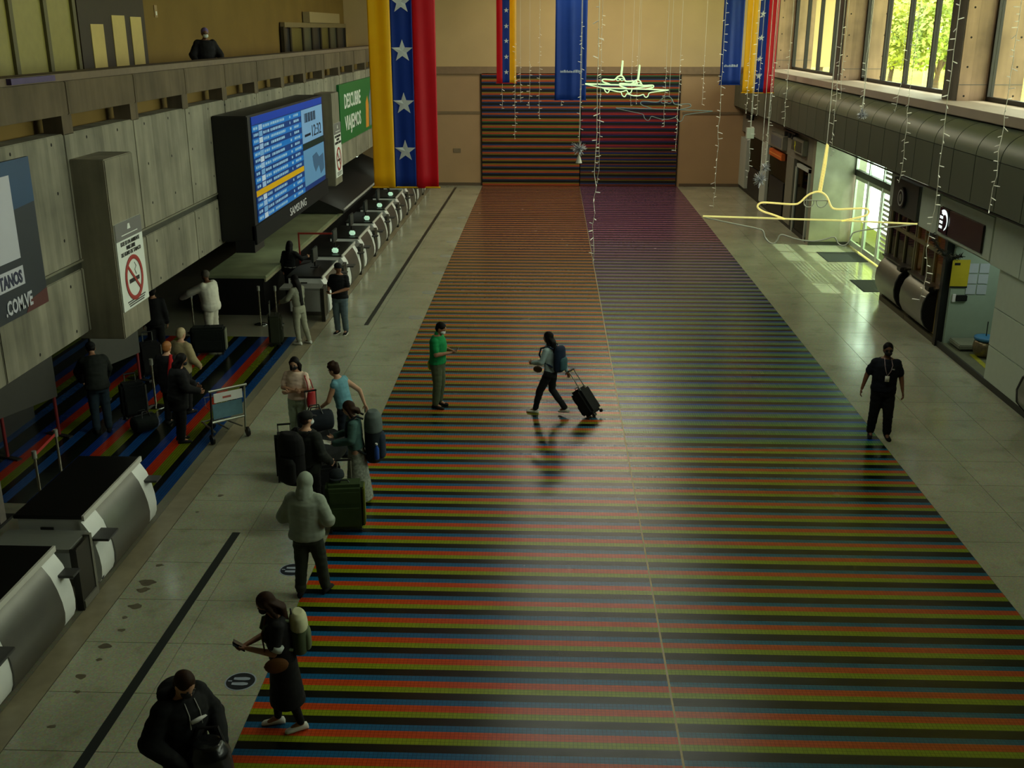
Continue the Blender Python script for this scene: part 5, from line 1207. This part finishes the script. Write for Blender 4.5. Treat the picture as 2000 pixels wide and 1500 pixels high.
t = attach('waist_bag', 'mustard brown bag slung at the hip of the woman in black', 'bag', ph, (-.21, .08, .98)); b = MB(); b.ell((0, 0, -.04), .05, .13, .09); link('pouch', remesh(b, .014), fab('mustard', (98, 62, 28)), t); MB().tube([(0, .1, .1), (.08, .12, .3), (.2, .05, .46)], .010, 5).build('strap', fab('mustard', (126, 82, 34)), t)
ph.add('sleeve_band', MB().loft([(V((-.228, .045 + .03 * k, 1.185 - .05 * k)), V((.066, 0, 0)), V((0, .062, .03))) for k in (0, 1)], 12), fab('white_sleeve', (176, 186, 180)))

bt = person('man in a black hooded jacket bending over his bag at the bottom edge', (-3.30, 7.92, 0), -125, 1.76, SKINL, (fab('puffer_black', (17, 18, 19)), 'long', .80, .035), ('trousers', BLK, 0), BLK, ('short', HBRN), MSKB,
            dict(eL=(-.30, .10, 1.10), wL=(-.16, .36, .98), eR=(.34, .04, 1.12), wR=(.22, .34, .92)), 8, (24, 0), 1.22, vox=.014)
c = MB(); cap(c, bt.ln((-.12, -.06, 1.47)), .07, bt.ln((.12, -.06, 1.47)), .07); c.ell(bt.ln((0, -.12, 1.44)), .15, .10, .11); bt.add('hood', c, fab('puffer_black', (17, 18, 19)), .016)
bt.add('chest_print', MB().prism([(-.11, 1.255), (-.02, 1.24), (.05, 1.25), (.06, 1.29), (-.03, 1.285), (-.10, 1.268)], 1, .262, .272), mat('print_white', (200, 200, 196), .6, noise=.1))
for x in (-1, 1): bt.add('drawstring', MB().tube([(x * .05, .19, 1.43), (x * .055, .25, 1.33), (x * .06, .262, 1.20)], .005, 5), LGREY)

cm = person('man in a black cap and dark jacket seen from behind among the bags', (-3.56, 14.32, 0), -28, 1.79, SKINL, (fab('dark_jacket', (28, 32, 28)), 'long', .84, .025), ('trousers', BLK, 0), BLK, ('cap', fab('black_cap', (20, 22, 22)), HBRN), MSK, dict(eL=(-.27, .05, 1.12), wL=(-.18, .28, 1.02), eR=(.28, .0, 1.12), wR=(.26, .2, .95)), 2, (4, -14), 1.14)
backpack('big black backpack worn by the man in the black cap', cm, .44, .78, .30, fab('pack_black', (17, 17, 18)), fab('pack_black2', (24, 25, 25)), 1.12, yb=-.17, top=fab('pack_black', (17, 17, 18)))
pk = person('woman in a pink top with crossed arms and a red handbag', (-4.44, 17.46, 0), 168, 1.66, SKINL, (fab('pale_pink', (236, 206, 188)), 'short', .92, .012), ('trousers', fab('pale_denim', (158, 172, 150)), 0), WSH, ('long', HBLK, None, .26), MSKB, dict(eL=(-.25, .06, 1.13), wL=(.04, .21, 1.11), eR=(.25, .06, 1.13), wR=(-.06, .23, 1.15)), 0, (14, 10), 1.02)
t = attach('red_handbag', 'red leather handbag on the arm of the woman in pink', 'handbag', pk, (-.30, .04, .98)); b = MB(); b.loft([(V((0, 0, z)), V((.05 * a, 0, 0)), V((0, .16 * a, 0))) for z, a in ((-.16, .7), (-.14, 1), (0, 1.05), (.12, .8), (.14, .6))], 16); link('body', remesh(b, .014), mat('red_leather', (176, 22, 34), .3, noise=.1), t)
MB().tube([(0, .10, .12), (.03, .08, .30), (.10, .02, .40), (.03, -.06, .30), (0, -.10, .12)], .009, 6).build('strap', mat('red_leather', (176, 22, 34)), t)
bl = person('person with dark curly hair in a light blue top leaning over black luggage', (-3.50, 17.0, 0), 72, 1.70, SKINL, (fab('sky_top', (96, 146, 160)), 'none', .92, .008), ('trousers', fab('navy_trousers', (26, 34, 44)), 0), BLK, ('curly', HBRN), None, dict(eR=(.26, -.16, 1.16), wR=(.24, -.26, .92), eL=(-.22, .2, 1.06), wL=(-.2, .4, .90)), 14, (6, 0), 1.05)
dn = person('person in a denim jacket and patterned long skirt reading a sheet of paper', (-2.98, 15.15, 0), 98, 1.68, SKINL, (fab('denim_jacket', (64, 96, 92)), 'long', .94, .016), ('skirt', mat('patterned_cloth', (128, 136, 124), .8, noise=.62, scale=26), .05), BLK, ('long', HBRN, None, .10), None, dict(HOLD, wL=(-.08, .34, 1.04), wR=(.05, .33, 1.12)), 4, (16, -12), .98, True)
backpack('tall dark hiking backpack worn by the person in the denim jacket', dn, .36, .82, .28, fab('hike_black', (26, 34, 38)), fab('hike_blue', (30, 44, 60)), 1.10, top=fab('hike_grey', (84, 96, 94)), yb=-.15)
t = attach('paper_sheet', 'white sheet of paper held by the person in the denim jacket', 'paper', dn, (-.06, .46, 1.06)); t.rotation_euler = (.2, .1, dn.rz); MB().box(-.10, .10, -.07, .07, -.002, .002).build('sheet', mat('paper_white', (210, 214, 200), .7, noise=.04), t)
t = attach('water_bottle', 'blue water bottle in the side pocket of the tall hiking backpack', 'bottle', dn, (-.215, -.33, .80)); MB().lathe([(.035, 0), (.04, .02), (.04, .17), (.018, .22), (.018, .24)], n=14).build('body', mat('bottle_blue', (30, 70, 150), .3, noise=.05), t, smooth=True); MB().cyl((0, 0, .24), .02, .025, 12).build('cap', WHITE, t)

ct = person('man in a black cap, black polo and jeans standing beside the far counters', (-5.08, 24.75, 0), 168, 1.77, SKIN, (fab('black_polo', (17, 17, 19)), 'short', .88, .012), ('trousers', fab('blue_jeans', (88, 104, 112)), 0), BLK, ('cap', fab('cap_black', (20, 21, 22)), HBLK), None, dict(HOLD, wL=(.02, .26, 1.06), wR=(.16, .27, 1.08)), 0, (4, 52), 1.16, sole=WSH)
phone('phone held by the man in the black polo and jeans', ct)
ct.add('sleeve_emblem', MB().box(-.275, -.268, -.03, .03, 1.24, 1.28), WHITE)
gj = person('woman with very long dark hair in a grey jacket and pale leggings', (-5.88, 23.85, 0), 62, 1.66, SKIN, (fab('silver_jacket', (136, 138, 122)), 'long', .98, .014), ('trousers', fab('pale_leggings', (150, 150, 132)), 0), WSH, ('long', HBLK, None, .62), MSK, dict(eL=(-.25, .14, 1.15), wL=(-.2, .38, 1.05), eR=(.25, .10, 1.13), wR=(.2, .36, 1.05), aR=(.12, -.16, .085)), 6, (6, 0), .95)
suitcase('dark olive suitcase beside the woman in the grey jacket', (-6.45, 23.75, 0), 100, .48, .68, .30, fab('case_olive', (44, 48, 34)), .30)
cv = person('woman in black leaning towards the baggage platform', (-7.08, 28.0, 0), -15, 1.66, SKIN, (BLK, 'long', .94, .014), ('trousers', BLK, 0), BLK, ('long', HBLK, None, .4), None, dict(eR=(.30, .16, 1.2), wR=(.36, .36, 1.22)), 6, (0, 0), .95, vox=.02)
cv.add('belt', MB().loft([(cv.ln((0, 0, z)), V((.172, 0, 0)), V((0, .132, 0))) for z in (.97, 1.0)], 20), LGREY)
wh = person('stout man in white shirt and white trousers reaching out an arm', (-7.98, 23.85, 0), 68, 1.76, SKIND, (fab('white_shirt', (226, 222, 206)), 'long', .80, .03), ('trousers', fab('white_trousers', (214, 208, 192)), 0), BLK, ('bald', mat('hair_grey', (92, 84, 74), .6, noise=.1)), None, dict(eL=(-.26, .36, 1.22), wL=(-.22, .64, 1.06), eR=(.26, .18, 1.1), wR=(.22, .4, .98)), 5, (6, 0), 1.28, vox=.02)
suitcase('large black suitcase in front of the man in white', (-7.80, 22.95, 0), 10, .78, .60, .34, fab('case_black', (18, 24, 20)), .0, side=mat('case_side', (120, 124, 104), .5, noise=.3, scale=20))
be = person('elderly person with pale hair in a beige jacket seen from behind', (-7.05, 19.05, 0), -25, 1.70, SKINL, (fab('beige_jacket', (150, 136, 102)), 'long', .84, .025), ('trousers', BLK, 0), BLK, ('short', mat('hair_white', (176, 158, 122), .6, noise=.2, scale=20)), None, dict(eR=(.27, .05, 1.12), wR=(.24, .22, .95)), 4, (8, 0), 1.1, vox=.02)
gi = person('person with ginger hair in a dark coat with a red scarf', (-7.08, 18.42, 0), -12, 1.62, SKINL, (fab('dark_coat', (22, 20, 22)), 'long', .70, .03), ('trousers', BLK, 0), BLK, ('short', mat('hair_ginger', (150, 92, 40), .6, noise=.2, scale=20)), None, {}, 2, (8, 0), 1.08, vox=.02)
c = MB(); c.tube([(.10, -.02, 1.46), (.165, -.135, 1.36), (.14, -.175, 1.15), (.13, -.19, .92)], [.035, .045, .045, .04], 8); gi.add('scarf', c, fab('red_scarf', (160, 20, 22)))
dk = person('traveller dressed all in black beside the luggage trolley', (-6.62, 17.55, 0), -62, 1.66, SKIN, (fab('jet', (13, 13, 14)), 'long', .66, .035), ('trousers', fab('jet', (13, 13, 14)), 0), BLK, ('long', HBLK, None, .3), MSKB, dict(eL=(-.26, .14, 1.12), wL=(-.2, .34, 1.02), eR=(.28, .12, 1.12), wR=(.22, .34, 1.02)), 8, (14, 0), 1.18, vox=.02)
jn = person('dark figure in blue jeans bending over under the concrete wall', (-8.25, 17.95, 0), 30, 1.74, SKIN, (fab('jet2', (20, 24, 20)), 'long', .86, .03), ('trousers', fab('dark_denim', (34, 48, 58)), 0), BLK, ('cap', BLK), None, dict(eL=(-.26, .42, 1.08), wL=(-.2, .56, .86), eR=(.26, .42, 1.08), wR=(.22, .56, .86)), 26, (10, 0), 1.12, vox=.02)
bs = person('person in black standing beside the man in white, mostly under the wall', (-8.75, 22.3, 0), 20, 1.75, SKIN, (fab('jet', (13, 13, 14)), 'long', .86, .02), ('trousers', fab('jet', (13, 13, 14)), 0), BLK, ('short', HBLK), None, {}, 0, (0, 0), 1.05, vox=.022)
ga = person('person with a purple head covering and white mask leaning on the upper gallery parapet', (-7.80, 24.6, 5.48), -148, 1.66, SKIND, (fab('gallery_top', (26, 24, 26)), 'long', .86, .03), ('trousers', BLK, 0), BLK, ('short', fab('purple_cap', (112, 96, 140))), MSK, dict(eL=(-.32, .06, 1.12), wL=(-.30, .24, .98), eR=(.32, .06, 1.12), wR=(.30, .24, .98)), 4, (10, 0), 1.2, vox=.018)

# ---------------------------------------------------------------- luggage on the floor
suitcase('big olive green suitcase standing at the edge of the stripes', (-2.98, 14.12, 0), 8, .56, .72, .32, fab('case_green', (46, 62, 30)), .30, side=fab('case_trim', (96, 104, 26)))
t = thing('dark_hat', 'dark cap resting on the big olive green suitcase', 'hat', (-3.10, 14.18, .83)); MB().lathe([(.11, 0), (.115, .03), (.10, .09), (.05, .125), (.001, .13)], n=18).build('crown', fab('hat_dark', (30, 36, 40)), t, smooth=True); MB().prism([(.09 * math.sin(a), -.06 - .11 * math.cos(a)) for a in [-1.5 + 3 * k / 8 for k in range(9)]], 2, .0, .012).build('brim', fab('hat_dark', (30, 36, 40)), t)
suitcase('black upright bag between the man in the cap and the olive suitcase', (-3.42, 15.05, 0), 20, .36, .62, .26, fab('bag_black', (18, 20, 20)), .0)
suitcase('dark suitcase with raised handle behind the person in light blue', (-4.10, 17.15, 0), 30, .42, .60, .28, fab('bag_black', (18, 20, 20)), .45)
duffel('bulky black duffel bag on the floor beside the person in light blue', (-3.90, 16.45, 0), 60, .95, .33, fab('duffel_black', (20, 22, 23)))
duffel('black shoulder bag lying on top of the bulky duffel', (-3.90, 16.45, .67), 20, .6, .20, fab('duffel_navy', (24, 30, 38)))
suitcase('slim dark case standing behind the head of the man in the cap', (-4.30, 15.9, 0), 15, .34, .78, .24, fab('case_slim', (22, 26, 22)), .12)
suitcase('dark suitcase with a silver side on the passage stripes', (-7.95, 18.75, 0), 35, .46, .66, .30, fab('case_dark', (20, 24, 24)), .14, side=mat('case_silver', (130, 130, 120), .35, .5, noise=.4, scale=25))
duffel('small black bag on the passage stripes next to the queue post', (-7.50, 18.05, 0), 50, .46, .18, fab('bag_dark', (18, 24, 22)))
suitcase('black suitcase with a pale side half hidden under the concrete fin', (-8.55, 21.3, 0), 30, .46, .70, .30, BLK, .2, side=mat('case_silver', (130, 130, 120)))
t = thing('glossy_travel_bag', 'glossy black travel bag with straps in front of the man at the bottom edge', 'bag', (-2.98, 7.70, 0)); b = MB(); b.loft([(V((0, 0, z)), V((.22 * a, 0, 0)), V((0, .20 * a, 0))) for z, a in ((.01, .8), (.05, 1), (.6, 1.05), (1.02, .9), (1.12, .6))], 18); link('body', remesh(b, .02), mat('glossy_black', (14, 16, 16), .25, noise=.2, bump=.5, scale=7), t)
MB().tube([(-.14, .05, 1.06), (-.10, .08, 1.2), (.08, .08, 1.22), (.14, .05, 1.06)], .016, 6).build('handle', BLACK, t)
for x in (-1, 1): MB().tube([(x * .12, -.21, .15), (x * .12, -.225, .5), (x * .10, -.18, .78)], .012, 6).build('strap', DGREY, t)

# luggage trolley
t = thing('luggage_trolley', 'metal luggage trolley with a white sign plate at its handle', 'trolley', (-5.80, 17.68, 0), math.radians(-50))
TRM = mat('trolley_metal', (150, 152, 140), .35, .7, noise=.05)
for y in (-.32, .32): MB().tube([(.0, y, .12), (.05, y, .5), (.12, y, 1.02)], .018, 8).build('upright', TRM if y > 0 else BLACK, t)
MB().tube([(.12, -.36, 1.02), (.12, .36, 1.02)], .024, 10).build('handle_bar', TRM, t)
MB().box(.08, .10, -.26, .28, .78, .95).build('sign_plate', WHITE, t, bevel=.004); MB().box(.101, .103, -.1, .06, .84, .88).build('plate_print', mat('plate_red', (170, 90, 80), .6, noise=.1), t)
MB().box(.03, .05, -.28, .28, .46, .74).build('advert_panel', mat('advert_blue', (92, 130, 146), .5, noise=.3, scale=6), t)
MB().tube([(.02, -.32, .40), (.02, .32, .40)], .03, 8).build('cross_bar', TRM, t)
for y in (-.26, 0, .26): MB().tube([(0, y, .20), (-.8, y * .7, .14)], .016, 6).build('bed_tube', TRM, t)
MB().tube([(-.8, -.2, .14), (-.8, .2, .14)], .018, 6).build('bed_tube', TRM, t)
for x, y in ((.05, -.34), (.05, .34), (-.74, 0)): w_ = MB().cyl((x - .0, y - .02, .09), .09, .04, 18, axis=1).build('wheel', BLACK, t, smooth=2)
bk_ = MB()
for k in range(7): bk_.tube([(.0, -.3 + k * .1, .62), (-.22, -.3 + k * .1, .62), (-.24, -.3 + k * .1, .80)], .005, 4)
bk_.tube([(-.24, -.32, .80), (-.24, .32, .80)], .008, 5); bk_.tube([(-.0, -.32, .62), (-.0, .32, .62)], .008, 5); bk_.build('wire_basket', TRM, t, kind='stuff')
